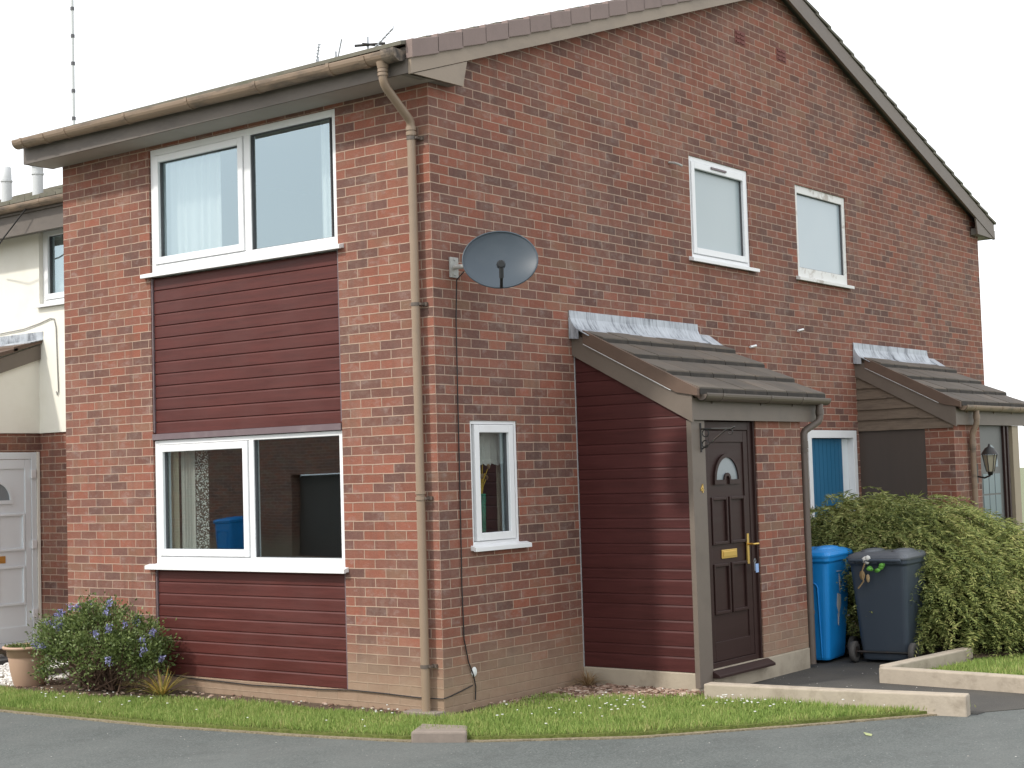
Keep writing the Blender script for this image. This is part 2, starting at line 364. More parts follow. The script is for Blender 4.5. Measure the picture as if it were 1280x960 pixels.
def clip(poly, a, b, c):
    """keep the side a*u+b*z <= c"""
    out = []
    for i in range(len(poly)):
        p, q = poly[i], poly[(i+1) % len(poly)]; fp = a*p[0]+b*p[1]-c; fq = a*q[0]+b*q[1]-c
        if fp <= 0: out.append(p)
        if (fp < 0 < fq) or (fq < 0 < fp):
            k = fp/(fp-fq); out.append((p[0]+(q[0]-p[0])*k, p[1]+(q[1]-p[1])*k))
    return out
def wall(mb, Mf, u0, u1, z0, z1, holes=(), planes=(), reveal=.11, d=0.0):
    us = sorted({u0, u1, *[h[0] for h in holes], *[h[1] for h in holes]}); zs = sorted({z0, z1, *[h[2] for h in holes], *[h[3] for h in holes]})
    for a, b in zip(us, us[1:]):
        for c, e in zip(zs, zs[1:]):
            mu, mz = (a+b)/2, (c+e)/2
            if any(h[0] < mu < h[1] and h[2] < mz < h[3] for h in holes): continue
            p = [(a,c), (b,c), (b,e), (a,e)]
            for pl in planes: p = clip(p, *pl)
            if len(p) > 2: mb.add([Mf(x, d, z) for x, z in p], [tuple(range(len(p)))])
    for h in holes:
        a, b, c, e = h
        for q in (((a,c),(b,c)), ((b,c),(b,e)), ((b,e),(a,e)), ((a,e),(a,c))):
            mb.add([Mf(q[0][0], d, q[0][1]), Mf(q[1][0], d, q[1][1]), Mf(q[1][0], d-reveal, q[1][1]), Mf(q[0][0], d-reveal, q[0][1])], [(0,1,2,3)])

def ringbox(mb, Mf, u0, u1, z0, z1, w, d0, d1, wb=None, wt=None):
    """rectangular ring: stiles full height, rails between"""
    wb = wb or w; wt = wt or w
    box(mb, u0, u0+w, d0, d1, z0, z1, Mf); box(mb, u1-w, u1, d0, d1, z0, z1, Mf)
    box(mb, u0+w, u1-w, d0, d1, z0, z0+wb, Mf); box(mb, u0+w, u1-w, d0, d1, z1-wt, z1, Mf)

def window(Mf, parent, u0, u1, z0, z1, lights, fw=.05, sill=True, mat='upvc', glass='glass', d=-.02, sillx=(.055,.055), silld=.045, wt=None, wb=None, name='window', label=None):
    """lights: list of (ua, ub, opening) glazed bays inside the frame"""
    mb = MB(); zb = z0+(.045 if sill else 0)
    wt = wt or fw; wb = wb or fw
    ringbox(mb, Mf, u0, u1, zb, z1, fw, d-.07, d, wb, wt)
    for (a, b, o), (a2, b2, o2) in zip(lights, lights[1:]): box(mb, b, a2, d-.07, d-.001, zb+wb, z1-wt, Mf)
    w = obj(name, mb, M[mat], parent, bevel=.004)
    if label: w['label'] = label
    for a, b, op in lights:
        za, zc = zb+wb, z1-wt
        if op:
            m = MB(); ringbox(m, Mf, a+.004, b-.004, za+.004, zc-.004, .062, d-.05, d+.014); obj('sash', m, M[mat], w, bevel=.005)
            g0 = (a+.062, b-.062, za+.062, zc-.062)
        else: g0 = (a, b, za, zc)
        m = MB(); ringbox(m, Mf, g0[0]-.002, g0[1]+.002, g0[2]-.002, g0[3]+.002, .007, d-.045, d-.012); obj('glazing_seal', m, M['seal'], w)
        m = MB(); box(m, g0[0]+.001, g0[1]-.001, d-.040, d-.034, g0[2]+.001, g0[3]-.001, Mf); obj('pane', m, M[glass], w)
    if sill:
        m = MB(); prism(m, [(d-.06, z0+.052), (d+.001, z0+.052), (d+silld+.02, z0+.034), (d+silld+.02, z0), (d+silld, z0), (d+silld-.012, z0+.008), (d-.06, z0+.008)],
                        u0-sillx[0], u1+sillx[1], lambda p, q, a: Mf(a, p, q)); obj('sill', m, M[mat], w, bevel=.003)
    return w

def cladding(Mf, u0, u1, zlist, d0, depth=.016, mat=None):
    """horizontal boards, bevelled grooves between; zlist: groove heights bottom to top"""
    prof = []
    for a, b in zip(zlist, zlist[1:]):
        prof += [(d0+depth*.25, a), (d0+depth, a+.002), (d0+depth, b-.018), (d0+depth*.05, b-.001)]
    prof += [(d0, zlist[-1])]
    mb = MB(); poly = prof+[(d0-.03, zlist[-1]), (d0-.03, zlist[0])]
    prism(mb, poly, u0, u1, lambda p, q, a: Mf(a, p, q)); return mb
def bisect(o, co, no):
    bm = bmesh.new(); bm.from_mesh(o.data)
    r = bmesh.ops.bisect_plane(bm, geom=bm.verts[:]+bm.edges[:]+bm.faces[:], plane_co=co, plane_no=no, clear_outer=True)
    ed = [e for e in r['geom_cut'] if isinstance(e, bmesh.types.BMEdge)]
    try: bmesh.ops.contextual_create(bm, geom=ed)
    except Exception: pass
    bm.to_mesh(o.data); bm.free()

def gutter(mb, Mf, u0, u1, d, z, r=.056, lip=.012):
    """half-round channel running along u; d, z: centre of the rim"""
    n = 10; out = [(d+r*math.cos(a), z-r*math.sin(a)) for a in [math.pi*i/n for i in range(n+1)]]
    inn = [(d+(r-.004)*math.cos(a), z-(r-.004)*math.sin(a)) for a in [math.pi*i/n for i in range(n, -1, -1)]]
    out = [(d+r-.006, z+.010), (d+r, z+.010)]+out
    prism(mb, out+inn, u0, u1, lambda p, q, a: Mf(a, p, q))
    for a, b in ((u0, u0+.006), (u1-.006, u1)):
        prism(mb, out[2:], a, b, lambda p, q, k: Mf(k, p, q))
def gutter_bracket(mb, Mf, u, d, z, r=.061, back=-.1):
    n = 8; arc = [(d+r*math.cos(a), z-r*math.sin(a)) for a in [math.pi*(-.06+1.0*i/n) for i in range(n+1)]]
    inn = [(d+(r-.006)*math.cos(a), z-(r-.006)*math.sin(a)) for a in [math.pi*(-.06+1.0*i/n) for i in range(n, -1, -1)]]
    prism(mb, arc+inn, u-.016, u+.016, lambda p, q, a: Mf(a, p, q))
    box(mb, u-.016, u+.016, back, d-r+.004, z-.07, z+.02, Mf)

# ------------------------------------------------------------------ setting: ground, road, path, lawns
def sheet(name, poly, z, mat, thick=0.0, sub=0):
    mb = MB()
    if thick: prism(mb, poly, z-thick, z, lambda p, q, a: (p, q, a))
    else: mb.add([(x, y, z) for x, y in poly], [tuple(range(len(poly)))])
    return struct(name, mb, mat)
edge = [(-1.55,40), (-1.5,12), (-1.44,7.0), (-1.37,3.7), (-1.27,1.78), (-1.03,.30), (-.88,-.33), (-.62,-.86), (.02,-1.75), (.94,-2.50), (1.77,-3.12), (2.12,-3.40)]
road_poly = edge+[(2.75,-3.86), (3.6,-4.5), (6,-6.6), (30,-26), (30,-60), (-9.6,-60), (-9.6,40)]
mb = MB(); mb.add([(-300,-300,-.14), (300,-300,-.14), (300,300,-.14), (-300,300,-.14)], [(0,1,2,3)]); struct('ground', mb, M['ground'])
sheet('road', road_poly, -.088, M['road'])
def offset_edge(pts, d):
    out = []
    for i, p in enumerate(pts):
        a = Vector(pts[max(0, i-1)]); b = Vector(pts[min(len(pts)-1, i+1)]); t = (b-a).normalized(); n = Vector((-t.y, t.x)); out.append((p[0]+n.x*d, p[1]+n.y*d))
    return out
edge_k = edge[:-1]+[(1.90,-3.225)]; e2 = offset_edge(edge_k, .055)
def jag(pts, amp, k=14):
    out = []
    for a, b in zip(pts, pts[1:]):
        L = math.dist(a, b); n = max(1, int(min(L, 4)*k))
        for i in range(n):
            f = i/n; out.append((a[0]+(b[0]-a[0])*f+random.uniform(-amp, amp), a[1]+(b[1]-a[1])*f+random.uniform(-amp, amp)))
    return out+[pts[-1]]
sheet('verge_edging', jag(edge_k, .012)+e2[::-1], -.078, M['edge'], .05)
house_side = [(1.84,-3.10), (1.72,-2.4), (1.62,-1.36), (1.86,-1.10), (1.86,.02), (0,.02), (0,4.62), (1.2,4.62), (1.2,40)]
sheet('lawn_verge', jag([p for p in e2 if p[1] > -3.08], .012)+house_side, -.058, M['turf'], .07)
soil_poly = [(.0,4.9), (-.62,4.75), (-.72,3.9), (-.58,3.15), (-.33,2.6), (-.25,1.4), (-.19,.3), (-.06,-.10), (.30,-.20), (.85,-.36), (1.25,-.60), (1.45,-1.0), (1.70,-1.27), (1.90,-1.16), (1.90,.02), (.02,.02), (.02,4.9)]
sheet('soil_bed', jag(soil_poly, .02, 10), -.046, M['soil'], .02)
path_poly = [(1.76,-1.16), (1.70,-1.36), (1.80,-2.4), (2.0,-3.40), (2.12,-3.41), (2.8,-3.9), (3.05,-4.05), (3.12,-3.4), (3.22,-2.1), (4.9,-2.35), (7.4,-2.5), (7.4,.02), (1.86,.02)]
sheet('path', path_poly, -.083, M['path'], .05)
lawn2 = [(3.30,-2.16), (4.75,-2.34), (6.0,-2.9), (9.5,-3.4), (16,-6), (16,-14), (7.5,-7.6), (3.15,-4.0)]
sheet('lawn', lawn2, -.052, M['turf'], .08)
sheet('hedge_soil', [(4.62,-.5), (4.66,-2.3), (5.6,-2.75), (9.4,-3.3), (9.4,-1.9), (7.5,-.1), (5.6,-.1)], -.040, M['soil'])

def inside(poly, X, Y):
    c = np.zeros(len(X), bool); n = len(poly)
    for i in range(n):
        x1, y1 = poly[i]; x2, y2 = poly[(i+1) % n]
        k = ((y1 > Y) != (y2 > Y)); 
        with np.errstate(divide='ignore', invalid='ignore'): xi = (x2-x1)*(Y-y1)/(y2-y1)+x1
        c ^= k & (X < xi)
    return c
def mesh_np(name, verts, nface, k, mat, parent=None, smooth=False):
    """verts: (n*k, 3), faces of k corners each"""
    me = bpy.data.meshes.new(name); me.vertices.add(len(verts)); me.vertices.foreach_set('co', verts.astype(np.float32).ravel())
    me.loops.add(nface*k); me.loops.foreach_set('vertex_index', np.arange(nface*k, dtype=np.int32))
    me.polygons.add(nface); me.polygons.foreach_set('loop_start', np.arange(0, nface*k, k, dtype=np.int32)); me.polygons.foreach_set('loop_total', np.full(nface, k, np.int32))
    me.update(calc_edges=True); me.materials.append(mat); o = bpy.data.objects.new(name, me); return link(o, parent)
def norm(a): return a/np.maximum(np.linalg.norm(a, axis=1, keepdims=True), 1e-9)
def leaf_quads(base, dirs, length, width, up=None, droop=0.0):
    """diamond leaves: base, side, tip, side"""
    n = len(base); d = norm(dirs); r = rng.normal(size=(n,3)) if up is None else up
    s = norm(np.cross(d, r)); L = np.asarray(length).reshape(-1,1)*np.ones((n,1)); W = np.asarray(width).reshape(-1,1)*np.ones((n,1))
    nn = norm(np.cross(s, d)); tip = base+d*L; tip[:,2] -= droop*L[:,0]
    mid = base+d*L*.45
    V = np.stack([base, mid+s*W*.5+nn*W*.12, tip, mid-s*W*.5+nn*W*.12], axis=1); return V.reshape(-1,3)
def grass(name, poly, n, hmin, hmax, label_kind='stuff', z=-.06, w=.006, holes=(), fade=None):
    P = np.array(poly); X = rng.uniform(P[:,0].min(), P[:,0].max(), n*3); Y = rng.uniform(P[:,1].min(), P[:,1].max(), n*3)
    k = inside(poly, X, Y)
    for h in holes: k &= ~inside(h, X, Y)
    if fade is not None:
        S = np.concatenate([np.linspace(a, b, 40) for a, b in zip(np.array(fade)[:-1], np.array(fade)[1:])]); dm = np.full(len(X), 9.0)
        for q in S: dm = np.minimum(dm, np.hypot(X-q[0], Y-q[1]))
        nz = np.sin(X*9+Y*7)*np.sin(Y*13-X*5)*.5+np.sin(X*31-Y*23)*.25+.5; k &= dm > .02+.13*nz*rng.random(len(X))
    X = X[k][:n]; Y = Y[k][:n]; m = len(X)
    den = np.sin(X*3.1+Y*1.7)*np.sin(Y*4.3-X*1.3)*.5+.5
    h = rng.uniform(hmin, hmax, m)*(.65+.6*den)
    a = rng.uniform(0, 2*math.pi, m); lean = rng.uniform(.1, .75, m)
    b = np.stack([X, Y, np.full(m, z)], 1); d = np.stack([np.cos(a)*lean, np.sin(a)*lean, np.ones(m)], 1)
    V = leaf_quads(b, d, h, w*rng.uniform(.7, 1.5, m))
    return tag(mesh_np(name, V, m, 4, M['grass']), kind='stuff')
vis_edge = [p for p in e2 if p[1] < 8]
grass_poly = [(p[0]+.02, p[1]) for p in offset_edge([q for q in edge if q[1] < 8], .045)]+[(1.84,-3.26), (1.66,-2.4), (1.58,-1.40), (1.70,-1.27), (1.45,-1.0), (1.25,-.60), (.85,-.36), (.3,-.2), (-.06,-.1), (-.19,.3), (-.25,1.4), (-.33,2.6), (-.58,3.15), (-.72,3.9), (-.62,4.75), (-.6,7)]
grass('lawn_grass', grass_poly, 85000, .025, .072, fade=[q for q in edge if q[1] < 8])
gp2 = [(3.32,-2.2), (4.75,-2.38), (6.0,-2.95), (8.2,-3.4), (9,-6), (3.25,-4.05)]
grass('far_lawn_grass', gp2, 30000, .03, .075, w=.007)
# sparse tufts running into the soil and along the verge
grass('soil_weeds', [(.15,-.16), (1.1,-.12), (1.1,-.45), (.3,-.24)], 1500, .02, .07, z=-.045)
# daisies and small white flower heads scattered in the grass
def daisies(poly, spots):
    X = []; Y = []
    for cx, cy, s, n in spots:
        X += list(rng.normal(cx, s, n)); Y += list(rng.normal(cy, s, n))
    X = np.array(X); Y = np.array(Y); k = inside(poly, X, Y); X, Y = X[k], Y[k]; mb = MB()
    for x, y in zip(X, Y):
        z = random.uniform(.0, .045); r = random.uniform(.006, .013); ell(mb, (x, y, z), r, r, .004, 7, 3)
    return tag(obj('daisies', mb, M['daisy'], uv=False), kind='stuff')
daisies(grass_poly, [(.75,-1.15,.22,26), (.1,-.9,.3,16), (1.35,-1.75,.16,18), (1.2,-2.1,.15,14), (-.9,2.6,.25,12), (-.95,3.4,.2,10), (-.7,1.0,.5,14), (-.5,.1,.2,10), (1.6,-2.9,.2,10)])

def flat_chips(name, poly, n, smin, smax, z, mat, thick=.5):
    P = np.array(poly); X = rng.uniform(P[:,0].min(), P[:,0].max(), n*3); Y = rng.uniform(P[:,1].min(), P[:,1].max(), n*3)
    k = inside(poly, X, Y); X, Y = X[k][:n], Y[k][:n]; mb = MB()
    for x, y in zip(X, Y):
        s = random.uniform(smin, smax); a = random.uniform(0, 6.3); e = random.uniform(.35, .8); t = s*thick*random.uniform(.3, .8)
        Mx = Matrix.Translation((x, y, z+random.uniform(0, .012))) @ Matrix.Rotation(a, 4, 'Z') @ Matrix.Rotation(random.uniform(-.5, .5), 4, 'X')
        q = [Mx @ Vector(p) for p in [(-s,-s*e,0), (s*.9,-s*e*.8,0), (s,s*e,0), (-s*.8,s*e*.9,0), (-s*.8,-s*e*.7,t), (s*.7,-s*e*.6,t), (s*.75,s*e*.7,t), (-s*.6,s*e*.7,t)]]
        mb.add(q, [(0,3,2,1), (4,5,6,7), (0,1,5,4), (1,2,6,5), (2,3,7,6), (3,0,4,7)])
    return tag(obj(name, mb, mat, uv=False), kind='stuff')
flat_chips('wood_chips', [(.55,-.06), (1.86,-.06), (1.86,-1.14), (1.62,-1.26), (1.40,-.98), (1.2,-.62), (.8,-.34)], 1500, .010, .030, -.045, M['chips'], .5)
flat_chips('soil_crumbs', soil_poly, 900, .008, .022, -.047, M['chips'], .8)
flat_chips('white_pebbles', [(-.55,4.72), (.95,4.72), (.95,7.2), (-.62,7.2)], 2600, .014, .028, -.05, M['pebble'], 1.0)
sheet('pebble_bed', [(-.6,4.8), (1.19,4.64), (1.19,7.4), (-.66,7.4)], -.05, M['edge'])

gr_poly = [(-2.9,4.5), (-1.42,4.5), (-1.06,.30), (-.65,-.90), (.0,-1.80), (.94,-2.56), (2.1,-3.45), (2.6,-4.2), (.4,-4.6), (-2.6,-1.6)]
flat_chips('road_grit', gr_poly, 130, .003, .0065, -.087, M['grit'], .6)
flat_chips('path_grit', [(1.95,-1.3), (4.2,-1.0), (4.2,-2.0), (3.3,-1.9), (3.1,-3.3), (2.1,-3.3)], 60, .004, .008, -.082, M['grit'], .6)
def kerb(name, label, pts, w, z0, z1):
    mb = MB(); L = [Vector(p) for p in pts]; A = []; B = []
    for i, p in enumerate(L):
        t = ((L[min(i+1, len(L)-1)]-L[max(i-1, 0)])).normalized(); n = Vector((-t.y, t.x)); A.append(p+n*w/2); B.append(p-n*w/2)
    prism(mb, [tuple(p) for p in A+B[::-1]], z0, z1, lambda p, q, a: (p, q, a))
    o = obj(name, mb, M['kerb'], bevel=.012); tag(o, label, 'kerb', 'concrete kerbs edging the path'); rebase(o, (*pts[0], z0)); return o
kerb('concrete_kerb', 'long pale concrete kerb between the daisy grass and the path to the brown door', [(1.66,-1.33), (1.76,-2.3), (1.93,-3.36)], .13, -.12, .066)
kerb('concrete_kerb', 'pale concrete kerb edging the right lawn, running from the corner out of the picture', [(3.26,-2.10), (3.20,-3.0), (3.06,-4.6)], .12, -.12, .045)
kerb('concrete_kerb', 'short concrete kerb below the grey bin, running back from the kerb corner', [(3.33,-2.10), (4.78,-2.26)], .12, -.12, .050)

# ------------------------------------------------------------------ the brick house
W, L, H = 4.60, 11.667, 4.86
PITCH = .335; zroof = lambda x, b=4.93: b+PITCH*min(x, L-x)
house = thing('brick_house', 'large red brick house with white windows, maroon board panels and two lean-to porches', 'house')
# walls: one shell
mb = MB()
wall(mb, FY, 0, W, -.14, 4.97, [(1.0, 3.34, .085, 4.80)], reveal=.12)
obj('front_wall', mb, M['brick_front'], house)
mb = MB()
GH = [(.405, 1.02, 1.165, 2.20), (3.94, 5.125, 3.785, 4.84), (6.20, 7.47, 3.785, 4.85), (6.25, 7.49, -.02, 2.15)]
wall(mb, GX, 0, L, -.14, 8.0, GH, [(-PITCH, 1, 4.99), (PITCH, 1, 4.99+PITCH*L)], reveal=.12)
obj('gable_wall', mb, M['brick_gable'], house)
mb = MB()   # far walls closing the shell
wall(mb, lambda u, d, z: (L+d, u, z), 0, W, -.14, 4.97)
wall(mb, lambda u, d, z: (u, W+d, z), 0, L, -.14, 8.0, (), [(-PITCH, 1, 4.99), (PITCH, 1, 4.99+PITCH*L)])
obj('rear_wall', mb, M['brick_far'], house)
# rooms behind the front windows
for nm, z0, z1 in (('lower_room', .14, 2.36), ('upper_room', 2.52, 4.95)):
    mb = MB(); x0, x1, y0, y1 = .13, 3.9, .13, 4.45
    mb.add([(x0,y0,z0), (x1,y0,z0), (x1,y1,z0), (x0,y1,z0)], [(0,1,2,3)])
    mb.add([(x0,y0,z1), (x1,y0,z1), (x1,y1,z1), (x0,y1,z1)], [(3,2,1,0)])
    mb.add([(x1,y0,z0), (x1,y1,z0), (x1,y1,z1), (x1,y0,z1)], [(0,1,2,3)])
    mb.add([(x0,y1,z0), (x1,y1,z0), (x1,y1,z1), (x0,y1,z1)], [(0,1,2,3)])
    if z0 > 1: mb.add([(x0,y0,z0), (x1,y0,z0), (x1,y0,z1), (x0,y0,z1)], [(0,1,2,3)])
    obj('interior', mb, M['plaster'] if z0 > 1 else M['dim_room'], house)  # lower room's dimness is put into the dark brown on every face
# infill panels
def zs(a, b, n): return [a+(b-a)*i/n for i in range(n+1)]
obj('cladding_panel', cladding(FY, 1.012, 3.328, zs(2.220, 3.625, 13), -.035, .012), M['board'], house)
obj('cladding_panel', cladding(FY, 1.012, 3.328, zs(.086, 1.005, 9), -.035, .012), M['board'], house)
mb = MB()
box(mb, 1.004, 3.336, -.06, .010, 2.165, 2.218, FY); box(mb, 1.004, 3.336, -.06, -.014, .072, .085, FY)
for a, b in ((1.002, 1.018), (3.322, 3.338)):
    box(mb, a, b, -.06, -.008, 2.233, 3.628, FY); box(mb, a, b, -.06, -.008, .0855, 1.008, FY)
obj('panel_trim', mb, M['trim'], house)
# front windows
wu = window(FY, house, 1.004, 3.336, 3.63, 4.80, [(1.09, 2.03, False), (2.11, 3.286, True)][::1], fw=.05, wt=.06, wb=.07, sillx=(.07,.08), silld=.055, label='upper front window with net curtains')
wl = window(FY, house, 1.004, 3.336, 1.01, 2.16, [(1.06, 2.06, False), (2.12, 3.286, True)], fw=.05, wt=.04, wb=.07, glass='glass_low', sillx=(.04,.08), silld=.055, label='lower front window with lace curtain')
# gable windows
window(GX, house, .405, 1.02, 1.165, 2.20, [(.455, .97, True)], glass='glass_low', fw=.03, d=-.012, sillx=(.03,.09), name='window', label='narrow ground floor window with green vase')
wa = window(GX, house, 3.94, 5.125, 3.785, 4.84, [(3.98, 5.085, True)], glass='frost_a', fw=.04, d=-.012, sillx=(.06,.10), wt=.05, label='white bathroom window with trickle vent')
mb = MB(); box(mb, 4.36, 4.66, .0, .016, 4.756, 4.776, GX); obj('vent', mb, M['trim'], wa)
window(GX, house, 6.20, 7.47, 3.785, 4.85, [(6.27, 7.40, False)], glass='frost_b', mat='oldwhite', fw=.07, d=-.015, wt=.085, wb=.11, sillx=(.05,.05), label='old window with flaking white paint')
# blue boarded doorway in a white frame
mb = MB(); ringbox(mb, GX, 6.255, 7.485, -.02, 2.145, .085, -.10, .012)
bd = obj('back_door', mb, M['upvc'], house, bevel=.004); bd['label'] = 'blue board door in a white frame'
mb = MB()
for i in range(9): box(mb, 6.342+i*.0985, 6.342+(i+1)*.0985-.006, -.075, -.055, .07, 2.055, GX)
obj('door_board', mb, M['blue_door'], bd)
mb = MB(); box(mb, 7.24, 7.398, -.08, -.066, .07, 2.055, GX); obj('side_panel', mb, M['white_door'], bd)
# air bricks
for x in (5.08, 6.0):
    mb = MB(); box(mb, x-.11, x+.11, -.01, .004, 6.17, 6.315, GX)
    for i in range(3):
        for j in range(2): box(mb, x-.09+j*.095, x-.01+j*.095, .004, .012, 6.185+i*.045, 6.205+i*.045, GX)
    obj('air_brick', mb, plain('red air brick', (.17,.055,.045), .8), house)
# roof: two slopes of stepped tile courses
roof = None
for side in (0, 1):
    mb = MB(); n = 21; x_e = -.40; S = math.hypot(1, PITCH)
    for i in range(n):
        xa = x_e+(L/2-x_e)*i/n; xb = x_e+(L/2-x_e)*(i+1)/n+.07
        za = 5.030+PITCH*(xa-x_e)+.034; zb = 5.030+PITCH*(xb-x_e)+.002
        f = (lambda p, q, a: (p, a, q)) if side == 0 else (lambda p, q, a: (L-p, a, q))
        prism(mb, [(xa, za-.03), (xb, zb-.03), (xb, zb), (xa, za)], -.085 if side == 0 else -.13, 4.76, f)
    o = obj('roof', mb, M['moss_tile'], house); roof = roof or o
mb = MB(); tube(mb, [(L/2, -.12, 5.045+PITCH*(L/2+.38)), (L/2, 4.76, 5.045+PITCH*(L/2+.38))], .12, 12); obj('ridge', mb, M['verge'], roof)
# underside so the shell is closed
mb = MB()
for f in ((lambda x, y, z: (x, y, z)), (lambda x, y, z: (L-x, y, z))):
    mb.add([f(-.33,-.08,4.955), f(L/2,-.08,4.955+PITCH*(L/2+.33)), f(L/2,4.72,4.955+PITCH*(L/2+.33)), f(-.33,4.72,4.955)], [(0,1,2,3)])
obj('roof_underside', mb, M['soffit'], house)
# verge caps up the near slope
mb = MB(); step = .318/math.hypot(1, PITCH)*1.0; i = 0; x = -.345
while x < L/2-.02:
    x1 = min(x+step+.018, L/2)
    z0 = 4.93+PITCH*x; z1 = 4.93+PITCH*x1
    p = [(x, z0+.118), (x1, z1+.105), (x1, z1+.242), (x+.05, z0+.275), (x, z0+.266)]
    prism(mb, p, -.150, -.080, lambda p, q, a: (p, a, q))
    prism(mb, [(x, z0+.232), (x1, z1+.210), (x1, z1+.243), (x+.05, z0+.276), (x, z0+.267)], -.079, .04, lambda p, q, a: (p, a, q))
    x += step
obj('verge_tiles', mb, M['verge'], house, bevel=.006)
# barge boards with box ends
for side in (0, 1):
    f = (lambda p, q, a: (p, a, q)) if side == 0 else (lambda p, q, a: (L-p, a, q))
    mb = MB(); prism(mb, [(-.335, 4.93-PITCH*.335), (L/2, 4.93+PITCH*L/2), (L/2, 5.05+PITCH*L/2), (-.335, 5.05-PITCH*.335)], -.125, -.095, f)
    if side: prism(mb, [(-.33, 5.052-PITCH*.33), (L/2, 5.052+PITCH*L/2), (L/2, 5.13+PITCH*L/2), (-.33, 5.13-PITCH*.33)], -.118, -.09, f)
    bm_ = M['barge'] if side == 0 else M['taupe']; o = obj('barge_board', mb, bm_, house)
    mb = MB(); prism(mb, [(-.33, 4.822), (.295, 4.832), (.355, 4.925+PITCH*.355), (-.33, 4.925-PITCH*.33)], -.118, -.098, f); obj('box_end', mb, bm_, o)
    mb = MB(); prism(mb, [(-.31, 4.826), (.25, 4.836), (.25, 4.92), (-.31, 4.85)], -.097, -.004, f); obj('box_soffit', mb, M['soffit'], o)
    mb = MB(); mb.add([f(-.30, -.096, 4.935-PITCH*.30), f(L/2, -.096, 4.935+PITCH*L/2), f(L/2, .03, 4.935+PITCH*L/2), f(-.30, .03, 4.935-PITCH*.30)], [(0,1,2,3)]); obj('verge_soffit', mb, M['fascia'], o)
# fascia, soffit, gutter on the front
FX = lambda u, d, z: (-d, u, z)
for side in (0, 1):
    f = FX if side == 0 else (lambda u, d, z: (L+d, u, z))
    mb = MB(); box(mb, -.092, 4.73, .315, .335, 4.826, 5.03, f); fa = obj('fascia', mb, M['fascia'], house)
    mb = MB(); box(mb, -.090, 4.72, .004, .314, 4.830, 4.842, f); obj('soffit', mb, M['soffit_pale'], fa)
    mb = MB(); prism(mb, [(.0, 4.83), (.334, 4.828), (.334, 4.99), (.0, 5.08)], 4.722, 4.745, lambda p, q, a: f(a, p, q)); obj('end_board', mb, M['fascia'], fa)
    mb = MB(); f0 = f; f = lambda u, d, z, f0=f0: f0(u, d, z+(u-2.2)*.009); gutter(mb, f, .02, 4.735, .404, 5.005, .068); gu = obj('gutter', mb, M['gutter'], house)
    for y in (.62, 1.45, 2.28, 3.1, 3.95, 4.6): mb = MB(); gutter_bracket(mb, f, y, .404, 5.005, .074, back=.334); obj('gutter_bracket', mb, M['gutter'], gu)
    for y in (.26, 4.28): 
        mb = MB(); n = 8; prism(mb, [(.404+.076*math.cos(math.pi*i/n), 5.006-.076*math.sin(math.pi*i/n)) for i in range(n+1)], y-.03, y+.03, lambda p, q, a: f(a, p, q)); obj('gutter_joint', mb, M['gutter'], gu)
    if side == 0:
        mb = MB(); n = 12; prism(mb, [(.404+.079*math.cos(math.pi*i/n-.15), 5.007-.079*math.sin(math.pi*i/n-.15)) for i in range(n+2)], -.075, .055, lambda p, q, a: f(a, p, q)); obj('stop_end', mb, M['gutter_grime'], gu)
# downpipe with swan neck
mb = MB(); py = .128
tube(mb, [(-.40,.105,4.975), (-.40,.105,4.80), (-.385,.106,4.765), (-.355,.108,4.735), (-.105,.124,4.56), (-.075,.126,4.535), (-.062,.127,4.50), (-.062,py,4.44), (-.062,py,-.02)], .034, 14)
dp = obj('downpipe', mb, M['pipe'], house)
mb = MB()
tube(mb, [(-.40,.105,4.93), (-.40,.105,4.88)], [.052,.040], 14); obj('gutter_outlet', mb, M['pipe'], dp)
mb = MB()
for z in (4.865, 4.835): tube(mb, [(-.40,.105,z-.011), (-.40,.105,z+.011)], .041, 14)
obj('pipe_collar', mb, M['pipe'], dp)
mb = MB()
for z in (4.475, 4.435): tube(mb, [(-.062,py,z-.015), (-.062,py,z+.015)], .042, 14)
obj('pipe_collar', mb, M['pipe'], dp)
mb = MB()
for z in (1.645, 1.60): tube(mb, [(-.062,py,z-.012), (-.062,py,z+.012)], .042, 14)
obj('pipe_collar', mb, M['pipe'], dp)
for z in (4.40, 3.10, 1.60, .32):
    mb = MB(); tube(mb, [(-.062,py,z-.013), (-.062,py,z+.013)], .0385, 14); box(mb, -.02, .005, py-.075, py-.03, z-.014, z+.014); box(mb, -.066, .0, py-.055, py-.028, z-.008, z+.008); obj('pipe_clip', mb, M['brownpipe'], dp)

